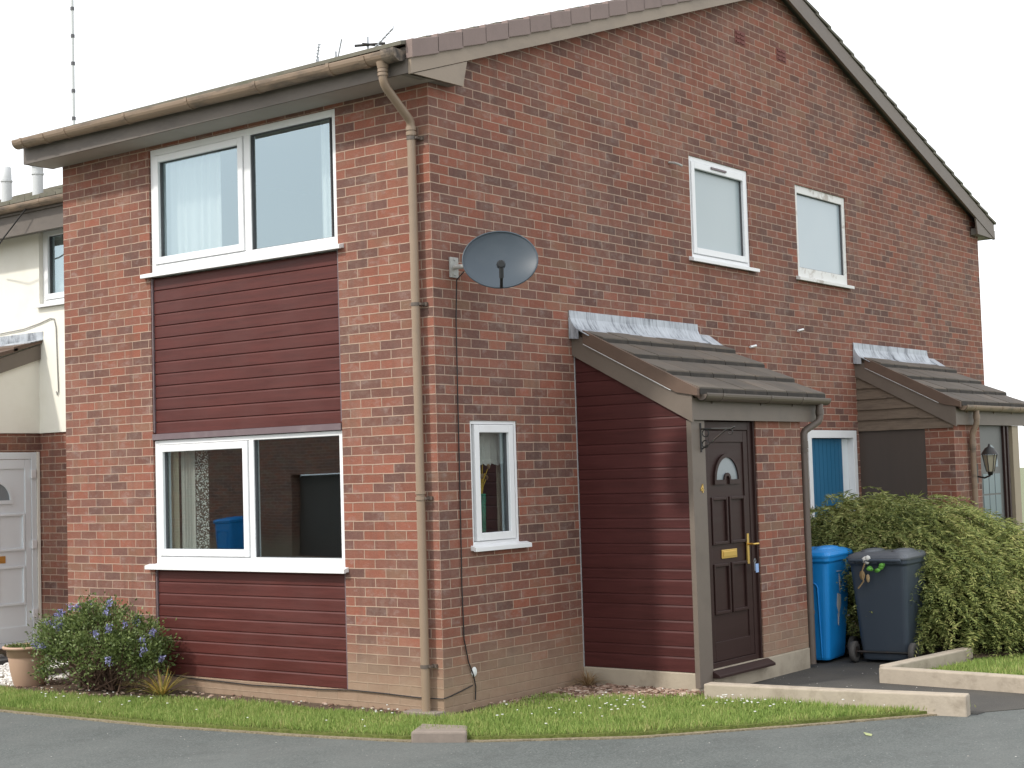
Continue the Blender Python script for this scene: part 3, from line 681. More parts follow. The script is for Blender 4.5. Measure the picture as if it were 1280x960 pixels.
# ------------------------------------------------------------------ lean-to porches
def lean_to(Mf, parent, X0, X1, D, gmat='brownpipe', pipe_u=None, tiles='tile', lead=(0, 0)):
    """roof, flashing, rake boards, gutter of a porch; wall plane d=0, front plane d=D"""
    sl = (3.02-2.385)/(D+.095)
    zt = lambda d: 3.02-sl*d
    mb = MB(); n = 4; de = D+.105
    for i in range(n):
        d1 = de*(i+1)/n; d0 = de*i/n-(.07 if i else 0)
        k = 6; us = [X0-.015+(X1-X0+.34)*j/k for j in range(k+1)]
        for j in range(k):
            w = random.uniform(-.003, .003)
            prism(mb, [(d0, zt(d0)-.025+.0), (d1, zt(d1)-.012), (d1+.004, zt(d1)+.054+w), (d0, zt(d0)+.004+w)], us[j]+.004, us[j+1]-.004, lambda p, q, a: Mf(a, p, q))
    rf = obj('porch_roof', mb, M[tiles], parent, bevel=.006)
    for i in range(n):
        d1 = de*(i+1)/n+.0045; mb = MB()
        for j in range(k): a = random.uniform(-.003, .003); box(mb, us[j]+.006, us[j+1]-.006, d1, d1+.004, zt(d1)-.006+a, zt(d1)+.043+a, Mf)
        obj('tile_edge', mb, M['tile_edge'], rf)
    mb = MB(); prism(mb, [(.02, zt(.02)-.075), (de-.01, zt(de-.01)-.045), (de-.01, zt(de-.01)-.005), (.02, zt(.02)-.02)], X0-.014, X0+.06, lambda p, q, a: Mf(a, p, q))
    prism(mb, [(.13, zt(.13)-.085), (de-.20, zt(de-.20)-.085), (de+.004, zt(de)-.02), (de+.004, zt(de)+.038), (.13, zt(.13)+.030)], X0-.052, X0-.016, lambda p, q, a: Mf(a, p, q)); obj('verge_edge', mb, M['under'], rf)
    mb = MB(); prism(mb, [(.13, zt(.13)-.093), (de-.25, zt(de-.25)-.093), (de-.25, zt(de-.25)-.087), (.13, zt(.13)-.087)], X0-.050, X0-.036, lambda p, q, a: Mf(a, p, q)); obj('undercloak', mb, M['upvc'], rf)
    mb = MB()   # deck under the tiles
    prism(mb, [(.0, 2.86), (D+.04, 2.86-sl*(D+.04)), (D+.04, zt(D+.04)-.055), (.0, zt(0)-.055)], X0+.061, X1+.30, lambda p, q, a: Mf(a, p, q)); obj('roof_deck', mb, M['fascia'], rf)
    # lead flashing
    mb = MB(); a0, a1 = X0-.07+lead[0], X1+.13+lead[1]
    prof = [(.006, 3.165), (.012, 3.165), (.016, 3.10), (.035, 3.060), (.07, zt(.07)+.022), (.20, zt(.20)+.018), (.20, zt(.20)+.012), (.06, zt(.06)+.014), (.024, 3.055), (.006, 3.08)]
    prism(mb, prof, a0, a0+1.02, lambda p, q, a: Mf(a, p, q)); prism(mb, [(p+.003, q+.003) for p, q in prof], a0+1.0, a1, lambda p, q, a: Mf(a, p, q))
    prism(mb, [(.006, 3.075), (.03, 3.066), (.205, zt(.205)+.024), (.205, zt(.205)+.012), (.006, 3.0)], a1-.001, a1+.20, lambda p, q, a: Mf(a, p, q))
    prism(mb, [(.004, 2.92), (.10, 2.91), (.10, zt(.1)+.01), (.036, 3.05), (.004, 3.10)], a0-.004, a0+.003, lambda p, q, a: Mf(a, p, q))
    obj('flashing', mb, M['lead'], rf)
    # rake boards
    mb = MB(); rk = [(.0, 2.775), (D+.045, 2.145), (D+.045, 2.155+.23), (.0, 2.975)]
    prism(mb, rk, X0-.034, X0-.012, lambda p, q, a: Mf(a, p, q)); obj('rake_board', mb, M['taupe'], rf)
    mb = MB(); prism(mb, rk, X1+.25, X1+.272, lambda p, q, a: Mf(a, p, q)); obj('rake_board', mb, M['taupe'], rf)
    # fascia and soffit
    mb = MB(); box(mb, X0-.010, X1+.249, D+.02, D+.044, 2.165, 2.345, Mf); box(mb, X0-.01, X1+.249, D-.02, D+.019, 2.168, 2.18, Mf); obj('porch_fascia', mb, M['taupe'], parent)
    mb = MB(); gutter(mb, Mf, X0+.02, X1+.34, D+.108, 2.372, .054); g = obj('porch_gutter', mb, M[gmat], parent)
    mb = MB()
    for u in (X0+.30, X0+1.15, X0+1.75): mb = MB(); gutter_bracket(mb, Mf, u, D+.108, 2.372, .058, back=D+.044); obj('gutter_bracket', mb, M[gmat], g)
    pu = pipe_u if pipe_u is not None else X1+.045
    mb = MB(); ou = pu+.15 if pipe_u is None else pu; dd = D+.01 if pipe_u is None else D+.05
    tube(mb, [Mf(ou, D+.108, 2.34), Mf(ou, D+.108, 2.20), Mf(ou-(.02 if ou != pu else 0), D+.10, 2.165), Mf(pu+(.02 if ou != pu else 0), dd+.008, 2.085), Mf(pu, dd, 2.05), Mf(pu, dd, -.05)], .033, 12)
    p = obj('porch_downpipe', mb, M[gmat], parent)
    mb = MB()
    tube(mb, [Mf(ou, D+.108, 2.23), Mf(ou, D+.108, 2.28)], .039, 12); obj('pipe_collar', mb, M[gmat], p)
    mb = MB(); tube(mb, [Mf(pu, dd, 1.92), Mf(pu, dd, 1.99)], .040, 12); obj('pipe_collar', mb, M[gmat], p)
    for z in (1.90, .42): mb = MB(); tube(mb, [Mf(pu, dd, z-.014), Mf(pu, dd, z+.014)], .038, 12); box(mb, pu-.02, pu+.02, dd-.09, dd-.02, z-.012, z+.012, Mf); obj('pipe_clip', mb, M[gmat], p)
    return rf
D = 1.137; X0, X1 = 1.872, 3.838
lean_to(GX, house, X0, X1, D)
# front and right walls of the porch, backing of the side panel
mb = MB(); box(mb, 2.985, X1, D-.10, D, .105, 2.166, GX); prism(mb, [(0,.105), (D-.101,.105), (D-.101,2.20), (0,2.78)], X1-.10, X1-.0005, lambda p, q, a: GX(a, p, q))
o = obj('porch_wall', mb, M['brick_porch'], house)
mb = MB(); prism(mb, [(0,.10), (D-.11,.10), (D-.11,2.18), (0,2.76)], X0+.02, X0+.09, lambda p, q, a: GX(a, p, q)); box(mb, X0+.1, X1-.101, .03, .05, .10, 2.6, GX); obj('porch_lining', mb, M['plaster'], house)
mb = MB(); box(mb, X0-.012, X1+.012, .0, D+.006, -.14, .102, GX); obj('porch_plinth', mb, M['concrete'], house, bevel=.01)
SX = lambda u, d, z: (X0-d, -u, z)         # porch side, faces -x; u runs outward from the wall
gz = [.105]
for i in range(13): gz += [gz[-1]+.125, gz[-1]+.125+.085]
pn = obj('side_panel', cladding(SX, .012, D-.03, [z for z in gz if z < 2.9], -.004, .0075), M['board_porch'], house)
sl = (2.78-2.155)/(D+.045); nrm = Vector((0, -sl, 1)).normalized()
bisect(pn, Vector((X0, 0, 2.80)), Vector((0, -1*sl, 1)).normalized())
mb = MB(); box(mb, X0-.008, X0+.0, .0, .008, .10, 2.79, GX); obj('mastic_edge', mb, M['mastic'], pn)
mb = MB(); box(mb, X0-.014, 2.075, D-.03, D+.018, -.02, 2.164, GX); obj('corner_post', mb, M['taupe'], house, bevel=.004)

def letter_box(mb, Mf, u, d, z, w=.26, h=.075):
    box(mb, u-w/2, u+w/2, d, d+.008, z-h/2, z+h/2, Mf); box(mb, u-w/2+.02, u+w/2-.02, d+.008, d+.014, z-h/2+.014, z+h/2-.014, Mf)
def raised(mb, Mf, u0, u1, z0, z1, d, w=.022, t=.014):
    for a, b, c, e in ((u0, u0+w, z0, z1), (u1-w, u1, z0, z1), (u0+w, u1-w, z0, z0+w), (u0+w, u1-w, z1-w, z1)):
        p = [(a, c), (b, c), (b, e), (a, e)]; box(mb, a, b, d, d+t, c, e, Mf)
def sunburst(dr, Mf, uc, zb, r, d, frame_mat, squash=1.0):
    n = 18; arc = [math.pi*i/n for i in range(n+1)]
    def ring(r0, r1, t, mb):
        P = [(uc+r1*math.cos(a), zb+r1*squash*math.sin(a)) for a in arc]; Q = [(uc+r0*math.cos(a), zb+r0*squash*math.sin(a)) for a in arc]
        for i in range(n): prism(mb, [P[i], P[i+1], Q[i+1], Q[i]], d, d+t, lambda p, q, a: Mf(p, a, q))
    mb = MB(); ring(r, r+.032, .018, mb); ring(.032, .058, .018, mb); box(mb, uc-r-.032, uc-.032, d, d+.018, zb-.04, zb-.001, Mf); box(mb, uc+.032, uc+r+.032, d, d+.018, zb-.04, zb-.001, Mf)
    obj('fanlight_frame', mb, frame_mat, dr)
    mb = MB(); P = [(uc+r*math.cos(a), zb+r*squash*math.sin(a)) for a in arc]+[(uc+.058*math.cos(a), zb+.058*squash*math.sin(a)) for a in arc[::-1]]
    prism(mb, P, d+.001, d+.005, lambda p, q, a: Mf(p, a, q)); obj('fanlight', mb, M['fan'], dr)

def panel_door(Mf, parent, u0, u1, z0, z1, d, mat, name='front_door', hinge=None, handle_side=1, z_low=.23):
    """frame ring is the part itself, leaf and fittings are its children"""
    mb = MB(); ringbox(mb, Mf, u0, u1, z0, z1, .065, d-.06, d, .05, .075)
    dr = obj(name, mb, mat, parent, bevel=.005); a, b = u0+.068, u1-.068
    mb = MB(); box(mb, a, b, d-.05, d-.018, z0+.053, z1-.078, Mf)
    ringbox(mb, Mf, a, b, z0+.053, z1-.078, .075, d-.018, d-.006, .16, .10); obj('door_leaf', mb, mat, dr, bevel=.004)
    uc = (a+b)/2; w = (b-a-.15-.05)/2; s = d-.017
    for k in (0, 1):
        p0 = a+.085+k*(w+.03); 
        for za, zb in ((1.02, 1.42), (.44, .86)): mb = MB(); raised(mb, Mf, p0, p0+w, z0+za, z0+zb, s, .026, .020); obj('door_moulding', mb, mat, dr, bevel=.004)
    sunburst(dr, Mf, uc, z0+1.565, .188, d-.017, mat)
    mb = MB(); letter_box(mb, Mf, uc, d-.017, z0+.935); obj('letter_box', mb, M['brass'], dr, bevel=.003)
    return dr, a, b
dr, da, db = panel_door(GX, house, 2.078, 2.955, .10, 2.16, D-.03, M['door_brown'])
mb = MB(); box(mb, 2.80, 2.835, D-.036, D-.024, .93, 1.19, GX); tube(mb, [GX(2.818, D-.024, 1.10), GX(2.818, D+.025, 1.10), GX(2.81, D+.035, 1.10), GX(2.70, D+.035, 1.10)][:3]+[GX(2.895, D+.035, 1.10)], .009, 8); obj('handle', mb, M['brass'], dr)
mb = MB(); prism(mb, [(D-.05, .04), (D+.085, .04), (D+.085, .062), (D+.02, .098), (D-.05, .098)], 2.06, 3.03, lambda p, q, a: GX(a, p, q)); obj('door_sill', mb, M['door_brown'], dr, bevel=.004)
mb = MB(); box(mb, 2.956, 2.984, D-.09, D-.012, .10, 2.16, GX); obj('door_trim', mb, M['door_brown'], dr)

# second porch, on the far half of the gable
S0, S1 = X0+5.70, X1+5.70
lean_to(GX, house, S0, S1, D, gmat='gutter', pipe_u=S0+.42, tiles='tile')
mb = MB(); box(mb, S0, S0+.78, D-.10, D, -.10, 2.166, GX); box(mb, S0+.0005, S0+.10, .80, D-.101, -.10, 2.15, GX); prism(mb, [(0,-.1), (D-.03,-.1), (D-.03,2.16), (0,2.78)], S1-.1, S1, lambda p, q, a: GX(a, p, q))
obj('porch_wall', mb, M['brick_porch'], house)
mb = MB(); box(mb, S0+.005, S0+.05, .0, .798, -.1, 2.14, GX); o = obj('side_board', mb, M['brown_panel'], house); o['label'] = 'flat brown board on the far porch'
SX2 = lambda u, d, z: (S0-d, -u, z)
mb = MB(); zz = 2.14
for i in range(6):
    h = .122
    for a0, a1 in ((0, .37), (.371, .74), (.741, D-.002)):
        lo = random.uniform(-.006, .004); prism(mb, [(.030, zz+lo), (.008, zz+h+.004), (-.004, zz+h+.004), (-.004, zz+lo)], a0, a1, lambda p, q, k: SX2(k, p-.006, q))
    zz += h
o = obj('weathered_planks', mb, M['old_plank'], house)
bisect(o, Vector((S0, 0, 2.80)), Vector((0, -sl, 1)).normalized())
mb = MB(); box(mb, S0+.78, S0+1.80, D-.09, D-.03, -.05, 2.164, GX); u0 = S0+.82; dr2 = obj('porch_door', mb, plain('blue grey door', (.115,.118,.115), .5), house)
mb = MB(); n = 12; P = [(u0+.36-.22*math.cos(math.pi*i/n), 1.68+.26*math.sin(math.pi*i/n)) for i in range(n+1)]; prism(mb, P, D-.03, D-.026, lambda p, q, a: GX(p, a, q)); 
for i in range(3):
    for j in range(4): box(mb, u0+.08+i*.19, u0+.25+i*.19, D-.03, D-.026, .62+j*.25, .85+j*.25, GX)
obj('door_panes', mb, M['far_pane'], dr2)
mb = MB()
for a in (u0+.74, u0+.86): box(mb, a, a+.05, D-.029, D+.0, -.05, 2.16, GX)
obj('door_frame', mb, M['door_brown'], dr2)
mb = MB(); box(mb, S1-.16, S1+.05, D-.028, D+.018, -.1, 2.164, GX); o = obj('corner_post', mb, plain('pale tan post', (.33,.27,.19), .6), house)

# ------------------------------------------------------------------ curtains and things seen in the windows
def curtain(name, label, u0, u1, d, z0, z1, mat, waves, amp, taper=0.0, grp=None):
    n = 60; mb = MB(); P = []
    for i in range(n+1):
        f = i/n; u = u0+(u1-u0)*f; P.append((u, d+amp*math.sin(f*waves*6.283)+amp*.4*math.sin(f*waves*15+1)))
    V = [FY(u, dd, z0) for u, dd in P]+[FY(u+(taper*(i/n)), dd*1.0, z1) for i, (u, dd) in enumerate(P)]
    mb.add(V, [(i, i+1, n+2+i, n+1+i) for i in range(n)], True)
    o = obj(name, mb, mat, uv=False, recalc=False); tag(o, label, 'curtain', grp); rebase(o, V[0]); return o
curtain('curtain', 'white net curtain gathered at the left side of the upper front window', 2.55, 3.40, -.16, 3.66, 4.78, M['sheer'], 8, .014)
curtain('curtain', 'narrow white curtain edge at the right side of the upper front window', 1.14, 1.31, -.15, 3.66, 4.78, M['sheer'], 2, .012)
curtain('curtain', 'white net curtain hanging in the left pane of the lower front window', 2.97, 3.17, -.17, 1.05, 2.15, M['sheer'], 4, .014)
curtain('lace_curtain', 'patterned lace edge of the curtain in the lower front window', 2.79, 2.97, -.165, 1.05, 2.15, M['lace'], 2, .01)
curtain('curtain', 'plain cream drape at the far left edge of the lower front window', 3.17, 3.33, -.15, 1.05, 2.15, M['plaster'], 1, .006)
mb = MB(); n = 30
V = [GX(.62+.40*i/n, -.15+.010*math.sin(i*.9), 1.86-.02*abs(math.sin(i*.33))) for i in range(n+1)]+[GX(.62+.40*i/n, -.15+.010*math.sin(i*.9), 2.17) for i in range(n+1)]
mb.add(V, [(i, i+1, n+2+i, n+1+i) for i in range(n)], True); o = obj('cafe_curtain', mb, M['blind'], uv=False, recalc=False); tag(o, 'short pale patterned blind hanging at the top of the narrow window', 'blind'); rebase(o, V[0])
mb = MB()
box(mb, 1.00, 1.21, -.215, -.20, 1.19, 2.17, GX); o = obj('curtain', mb, M['plaster'], uv=False); tag(o, 'beige drape behind the green vase in the narrow window', 'curtain'); rebase(o, (1.1,.21,1.19))
vs = MB(); lathe(vs, [(.0,0), (.028,0), (.028,.01), (.030,.2), (.036,.43), (.034,.43), (.028,.2), (.0,.02)], (.73,.16,1.185), 16); o = obj('vase', vs, M['vase'], uv=False); tag(o, 'tall green vase standing in the narrow ground floor window', 'vase'); rebase(o, (.73,.16,1.185))
fl = thing('flower_bunch', 'yellow dried flowers standing in the green vase', 'flowers'); mb = MB(); mf = MB()
for i in range(16):
    a = random.uniform(0, 6.28); r = random.uniform(.02, .10); h = random.uniform(.10, .30); p = (.73+r*math.cos(a), .16+r*.4*math.sin(a), 1.60+h)
    tube(mb, [(.73,.16,1.58), (.73+r*.4*math.cos(a), .16, 1.60+h*.5), p], .004, 5)
    if i % 2: ell(mf, p, .016, .016, .022, 7, 4)
obj('stem', mb, M['yellow'], fl, uv=False); obj('flower_heads', mf, M['dead'], fl, uv=False); rebase(fl, (.73,.16,1.58))

# ------------------------------------------------------------------ small things on the walls
# satellite dish
dish = thing('satellite_dish', 'dark grey oval satellite dish on the gable wall near the corner', 'satellite dish')
C = Vector((.315, -.42, 3.425)); nv = Vector((-.735, -.60, .30)).normalized(); ru = Vector((0,0,1)).cross(nv).normalized(); uu = nv.cross(ru)
mb = MB(); a_, b_ = .290, .240; rings = 9; n = 40; V = []; F = []
for i in range(rings+1):
    t = i/rings
    for k in range(n):
        an = 2*math.pi*k/n; V.append(C+ru*(a_*t*math.cos(an))+uu*(b_*t*math.sin(an))+nv*(.062*(t*t-1)))
for i in range(rings):
    for k in range(n): F.append((i*n+k, i*n+(k+1) % n, (i+1)*n+(k+1) % n, (i+1)*n+k))
mb.add(V, F, True); V2 = [v-nv*.010 for v in V]; mb.add(V2, [f[::-1] for f in F], True)
obj('reflector', mb, M['dish'], dish, recalc=False)
rim = [C+ru*(a_*math.cos(2*math.pi*k/n))+uu*(b_*math.sin(2*math.pi*k/n)) for k in range(n)]
mb = MB(); tube(mb, rim+[rim[0]], .007, 6, caps=False); obj('rim', mb, M['dish'], dish)
mb = MB(); foot = C-uu*(b_+.0)+nv*.02; head = C-uu*.135+nv*.22
tube(mb, [C-uu*(b_-.02)-nv*.03, foot+nv*.05-uu*.02, head-uu*.05-nv*.03], .012, 8); obj('feed_arm', mb, M['dish_dark'], dish)
mb = MB(); tube(mb, [head+uu*.012-nv*.055, head-nv*.02, head+nv*.03-uu*.02], [.036,.034,.024], 10); tube(mb, [head-uu*.015, head-uu*.10-nv*.05], .018, 8); obj('receiver_head', mb, M['dish_dark'], dish)
mb = MB(); box(mb, .20, .30, -.015, -.002, 3.32, 3.48); tube(mb, [(.25,-.012,3.40), (.25,-.20,3.40), (.36,-.30,3.40), C-nv*.12], .019, 8); ell(mb, C-nv*.14, .05, .05, .05, 8, 5)
for z in (3.34, 3.46): ell(mb, (.25,-.018,z), .010, .006, .010, 6, 4)
obj('wall_bracket', mb, M['bracket'], dish); rebase(dish, (.25,0,3.40))
for c, p in ((-.10, .06), (.10, .06), (-.05, -.16), (.06, -.16)): pass
mb = MB(); pts = [(.262,-.10,3.36), (.255,-.03,3.30), (.256,-.012,3.0), (.250,-.012,2.4), (.246,-.011,1.6), (.236,-.012,.9), (.245,-.012,.5), (.29,-.013,.32), (.345,-.014,.215), (.37,-.014,.12), (.36,-.015,.02)]
tube(mb, pts, .005, 6); o = obj('cable', mb, M['cable'], uv=False); tag(o, 'thin black cable hanging down the gable wall from the satellite dish', 'cable'); rebase(o, pts[-1])
mb = MB(); pts = [FY(y, .014, z) for y, z in ((3.25,.055), (2.9,.035), (2.5,.03), (2.1,.022), (1.7,.03), (1.3,.035), (.95,.05), (.6,.045), (.25,.035), (-.0,.04))]+[(.05,-.015,.05), (.2,-.014,.075), (.33,-.014,.10)]
pts = [(p[0], p[1], p[2]+.035) for p in pts]
tube(mb, pts, .005, 6); o = obj('cable', mb, M['cable'], uv=False); tag(o, 'black cable running along the foot of the front wall', 'cable'); rebase(o, pts[0])
mb = MB(); 
ell(mb, (.365,-.006,.235), .035, .012, .04, 9, 5); o = obj('wall_plug', mb, M['blind'], uv=False); tag(o, 'pale sealed cable hole low on the gable wall', 'cable hole'); rebase(o, (.365,-.006,.235))
# bird droppings / white clips left on the wall
for x, z, lab in ((5.08,3.005,'short white cable clip above the near porch roof, the lower one'), (6.17,3.235,'short white cable clip between the two porches, the higher one')):
    mb = MB(); tube(mb, [(x-.06,-.014,z-.008), (x+.06,-.016,z+.012)], .013, 6); o = obj('wall_clip', mb, M['upvc'], uv=False); tag(o, lab, 'clip'); rebase(o, (x,-.014,z))
mb = MB(); tube(mb, [(3.56,-.002,4.71), (3.57,-.06,4.70), (3.60,-.09,4.685), (3.66,-.085,4.68)], .012, 6); o = obj('wall_hook', mb, M['bracket'], uv=False); tag(o, 'small old metal hook sticking out of the brick left of the bathroom window', 'hook'); rebase(o, (3.56,0,4.70))
# hanging basket bracket on the porch post
mb = MB(); y = -D-.022; ux = 2.0
tube(mb, [(ux,y,1.90), (ux,y,2.14)], .009, 6); tube(mb, [(ux,y,2.09), (ux+.02,y-.10,2.09), (ux+.05,y-.26,2.085), (ux+.055,y-.29,2.10)], .008, 6); tube(mb, [(ux,y,1.92), (ux+.02,y-.10,1.99), (ux+.04,y-.22,2.08)], .007, 6)
for c, r in (((ux+.01,y-.04,2.055), .03), ((ux+.01,y-.035,1.965), .03), ((ux+.052,y-.25,2.06), .022)):
    pts = [(c[0], c[1]+r*math.cos(a), c[2]+r*math.sin(a)) for a in [2*math.pi*i/14 for i in range(15)]]; tube(mb, pts, .005, 5)
o = obj('basket_bracket', mb, M['iron'], uv=False); tag(o, 'black scrolled iron basket bracket on the grey porch post', 'bracket'); rebase(o, (ux,-D-.018,1.9))
# house number 4
mb = MB(); cx, cz, y0 = 1.995, 1.615, -D-.019
def bar(p, q, w):
    p = Vector((*p, 0)); q = Vector((*q, 0)); t = (q-p).normalized(); nn = Vector((-t.y, t.x, 0))*w/2
    prism(mb, [tuple((p+nn).xy), tuple((q+nn).xy), tuple((q-nn).xy), tuple((p-nn).xy)], y0, y0-.007, lambda a, b, c: (a, c, b))
bar((cx+.012, cz-.05), (cx+.012, cz+.05), .014); bar((cx-.034, cz-.018), (cx+.034, cz-.018), .0139); bar((cx-.030, cz-.018), (cx+.012, cz+.048), .0138)
o = obj('house_number', mb, M['brass'], uv=False); o.scale = (.72,.72,.72); tag(o, 'small brass number 4 on the grey porch post', 'house number'); rebase(o, (cx,y0,cz-.05))
# keys in the lock
ky = thing('keys', 'bunch of keys with a pale blue tag hanging from the brown door lock', 'keys'); mb = MB()
n = 12; tube(mb, [(2.825,-D-.03,.965+.018*math.sin(6.28*i/n)) if False else (2.825+.016*math.cos(6.28*i/n), -D-.03, .955+.018*math.sin(6.28*i/n)) for i in range(n+1)], .003, 5, caps=False); box(mb, 2.81, 2.822, -D-.035, -D-.03, .87, .945); obj('key', mb, M['alu'], ky, uv=False)
mb = MB(); box(mb, 2.822, 2.868, -D-.042, -D-.036, .855, .93); obj('key_tag', mb, M['tagblue'], ky, uv=False); rebase(ky, (2.825,-D-.03,.97))
# wall lantern beside the far porch door
lm = thing('wall_lantern', 'black carriage lantern on the far porch wall', 'wall lamp'); lx, ly = S0+.60, -D
mb = MB(); box(mb, lx-.04, lx+.04, ly-.02, ly-.001, 1.46, 1.72); tube(mb, [(lx,ly-.02,1.55), (lx,ly-.12,1.53), (lx,ly-.20,1.56)], .012, 8); obj('bracket_arm', mb, M['iron'], lm)
mb = MB(); lathe(mb, [(.0,1.56), (.03,1.565), (.035,1.60), (.05,1.61)], (lx,ly-.20,0), 12); lathe(mb, [(.115,1.835), (.10,1.86), (.06,1.92), (.02,1.94), (.012,1.975), (.0,1.98)], (lx,ly-.20,0), 12); lathe(mb, [(.115,1.835), (.0,1.84)], (lx,ly-.20,0), 12)
for k in range(6):
    a = k*math.pi/3; tube(mb, [(lx+.05*math.cos(a), ly-.20+.05*math.sin(a), 1.61), (lx+.095*math.cos(a), ly-.20+.095*math.sin(a), 1.835)], .006, 5)
obj('lamp_cage', mb, M['iron'], lm)
mb = MB(); lathe(mb, [(.046,1.61), (.088,1.83)], (lx,ly-.20,0), 6, False); obj('lamp_glass', mb, plain('dusty amber glass', (.36,.33,.25), .25), lm); rebase(lm, (lx,ly,1.46)); lm.scale = (.86,.86,.86); lm.location.z = 1.50

# ------------------------------------------------------------------ neighbouring house on the left
nb = thing('rendered_house', 'cream rendered house set back at the left, with a white door', 'house')
NX = 1.2; NY0, NY1 = 4.61, 10.6; NM = lambda u, d, z: (NX-d, u, z)
mb = MB(); wall(mb, NM, NY0, NY1, 2.36, 4.78, [(5.45, 6.63, 3.73, 4.62)], d=.02); obj('upper_wall', mb, M['render'], nb)
mb = MB(); wall(mb, NM, NY0, NY1, -.14, 2.36); wall(mb, lambda u, d, z: (u, NY1+d, z), NX, 12.5, -.14, 6.9, (), [(-PITCH, 1, 4.78-PITCH*NX), (PITCH, 1, 4.78+PITCH*12.5)]); wall(mb, lambda u, d, z: (12.5+d, u, z), NY0, NY1, -.14, 4.78); obj('brick_wall', mb, M['brick_front'], nb)
w = window(NM, nb, 5.45, 6.63, 3.73, 4.62, [(5.49, 6.59, True)], fw=.04, d=-.03, silld=.08, sillx=(.03,.03))
mb = MB(); mb.add([(NX+1.5,4.7,3.4), (NX+1.5,7,3.4), (NX+1.5,7,4.7), (NX+1.5,4.7,4.7)], [(0,1,2,3)]); obj('interior', mb, M['plaster'], nb)
mb = MB(); box(mb, NY0, NY1+.1, .30, .32, 4.50, 4.72, NM); fa = obj('fascia', mb, M['fascia'], nb)
mb = MB(); box(mb, NY0, NY1+.1, .021, .299, 4.56, 4.575, NM); obj('soffit', mb, M['soffit'], fa)
mb = MB(); gutter(mb, NM, NY0, NY1+.15, .39, 4.80, .058); gu = obj('gutter', mb, M['gutter'], nb)
for y in (6.05, 6.9, 7.8): mb = MB(); gutter_bracket(mb, NM, y, .39, 4.80, back=.32); obj('gutter_bracket', mb, M['gutter'], gu)
mb = MB(); n = 21; xe = NX-.37
for side in (0, 1):
    mid = (NX+12.5)/2; f = (lambda p, q, a: (p, a, q)) if side == 0 else (lambda p, q, a: (2*mid-p, a, q))
    for i in range(n):
        xa = xe+(mid-xe)*i/n; xb = xe+(mid-xe)*(i+1)/n+.07; za = 4.84+PITCH*(xa-xe)+.03; zb = 4.84+PITCH*(xb-xe)+.003
        k = 22
        for j in range(k):
            y0 = 4.765+(NY1+.1-4.765)*j/k; y1 = 4.765+(NY1+.1-4.765)*(j+1)/k
            prism(mb, [(xa, za-.03), (xb, zb-.03), (xb, zb), (xa, za)], y0+.004, y1-.004, f)
rf = obj('roof', mb, M['moss_tile'], nb)
mb = MB(); prism(mb, [(xe+.02, 4.80), (mid, 4.80+PITCH*(mid-xe)), (2*mid-xe-.02, 4.80), (2*mid-xe-.02, 4.72), (xe+.02, 4.72)], 4.64, NY1+.05, lambda p, q, a: (p, a, q)); obj('roof_deck', mb, M['fascia'], nb)
for y, cap in ((7.965, False), (7.36, True)):
    mb = MB(); x = 1.7; zb = 5.10
    tube(mb, [(x,y,zb), (x,y,5.40)], .062, 12); tube(mb, [(x,y,5.38), (x,y,5.40)], .072, 12)
    if cap: tube(mb, [(x,y,5.40), (x,y,5.50)], .066, 12); lathe(mb, [(.0,5.535), (.06,5.53), (.105,5.505), (.105,5.495), (.0,5.495)], (x,y,0), 14)
    else: tube(mb, [(x,y,5.40), (x,y,5.55), (x,y,5.565)], [.060,.058,.04], 12)
    o = obj('flue_pipe', mb, M['mast'], nb); o['label'] = 'capped white flue pipe' if cap else 'plain white flue pipe'
# its porch: side wall faces us, lean-to roof falls away from the wall
PY = 6.67; PD = 1.14
mb = MB(); px0 = NX-PD
prism(mb, [(px0, 2.362), (NX-.001, 2.362), (NX-.001, 3.26), (px0, 2.72)], PY-.02, PY+.08, lambda p, q, a: (p, a, q)); o = obj('porch_gable', mb, M['render'], nb)
mb = MB(); box(mb, px0+.004, NX-.001, PY, PY+.1, 2.162, 2.358); box(mb, px0, px0+.004, PY-.003, 8.7, -.14, 2.36); box(mb, px0+.0045, .098, PY-.003, PY+.09, -.14, 2.16); obj('porch_wall', mb, M['brick_front'], nb)
rk = .335
mb = MB(); prism(mb, [(NX-.021, 3.17), (px0-.06, 3.17-rk*(PD+.05)), (px0-.06, 3.33-rk*(PD+.05)), (NX-.021, 3.33)], PY-.055, PY-.025, lambda p, q, a: (p, a, q)); obj('rake_board', mb, M['taupe'], nb)
mb = MB()
for i in range(4):
    xa = NX-.021-.31*i; xb = NX-.021-.31*(i+1)-.05; f = lambda x: 3.36-rk*(NX-.02-x)
    prism(mb, [(xa, f(xa)-.015), (xb, f(xb)-.005), (xb, f(xb)+.045), (xa, f(xa)+.02)], PY-.085, 8.8, lambda p, q, a: (p, a, q))
pr = obj('porch_roof', mb, M['under'], nb)
mb = MB(); prism(mb, [(NX-.022, 3.39), (NX-.032, 3.47), (NX-.026, 3.47), (NX-.0205, 3.47), (NX-.0205, 3.38)], PY-.10, 8.8, lambda p, q, a: (p, a, q)); prism(mb, [(NX-.023, 3.385), (NX-.19, 3.342), (NX-.19, 3.335), (NX-.023, 3.375)], PY-.10, 8.8, lambda p, q, a: (p, a, q)); obj('flashing', mb, M['lead'], pr)
DM = lambda u, d, z: (u, PY-d, z)
d3, a, b = panel_door(DM, nb, .10, NX-.055, .08, 2.155, .0, M['white_door'])
for z in (.42, 1.16, 1.92): mb = MB(); box(mb, b-.01, b+.05, .0, .022, z-.045, z+.045, DM); obj('hinge', mb, M['upvc'], d3, bevel=.004)
mb = MB(); box(mb, NX-.054, NX-.022, .0, .012, .05, 2.16, DM); obj('door_trim', mb, M['render'], d3)
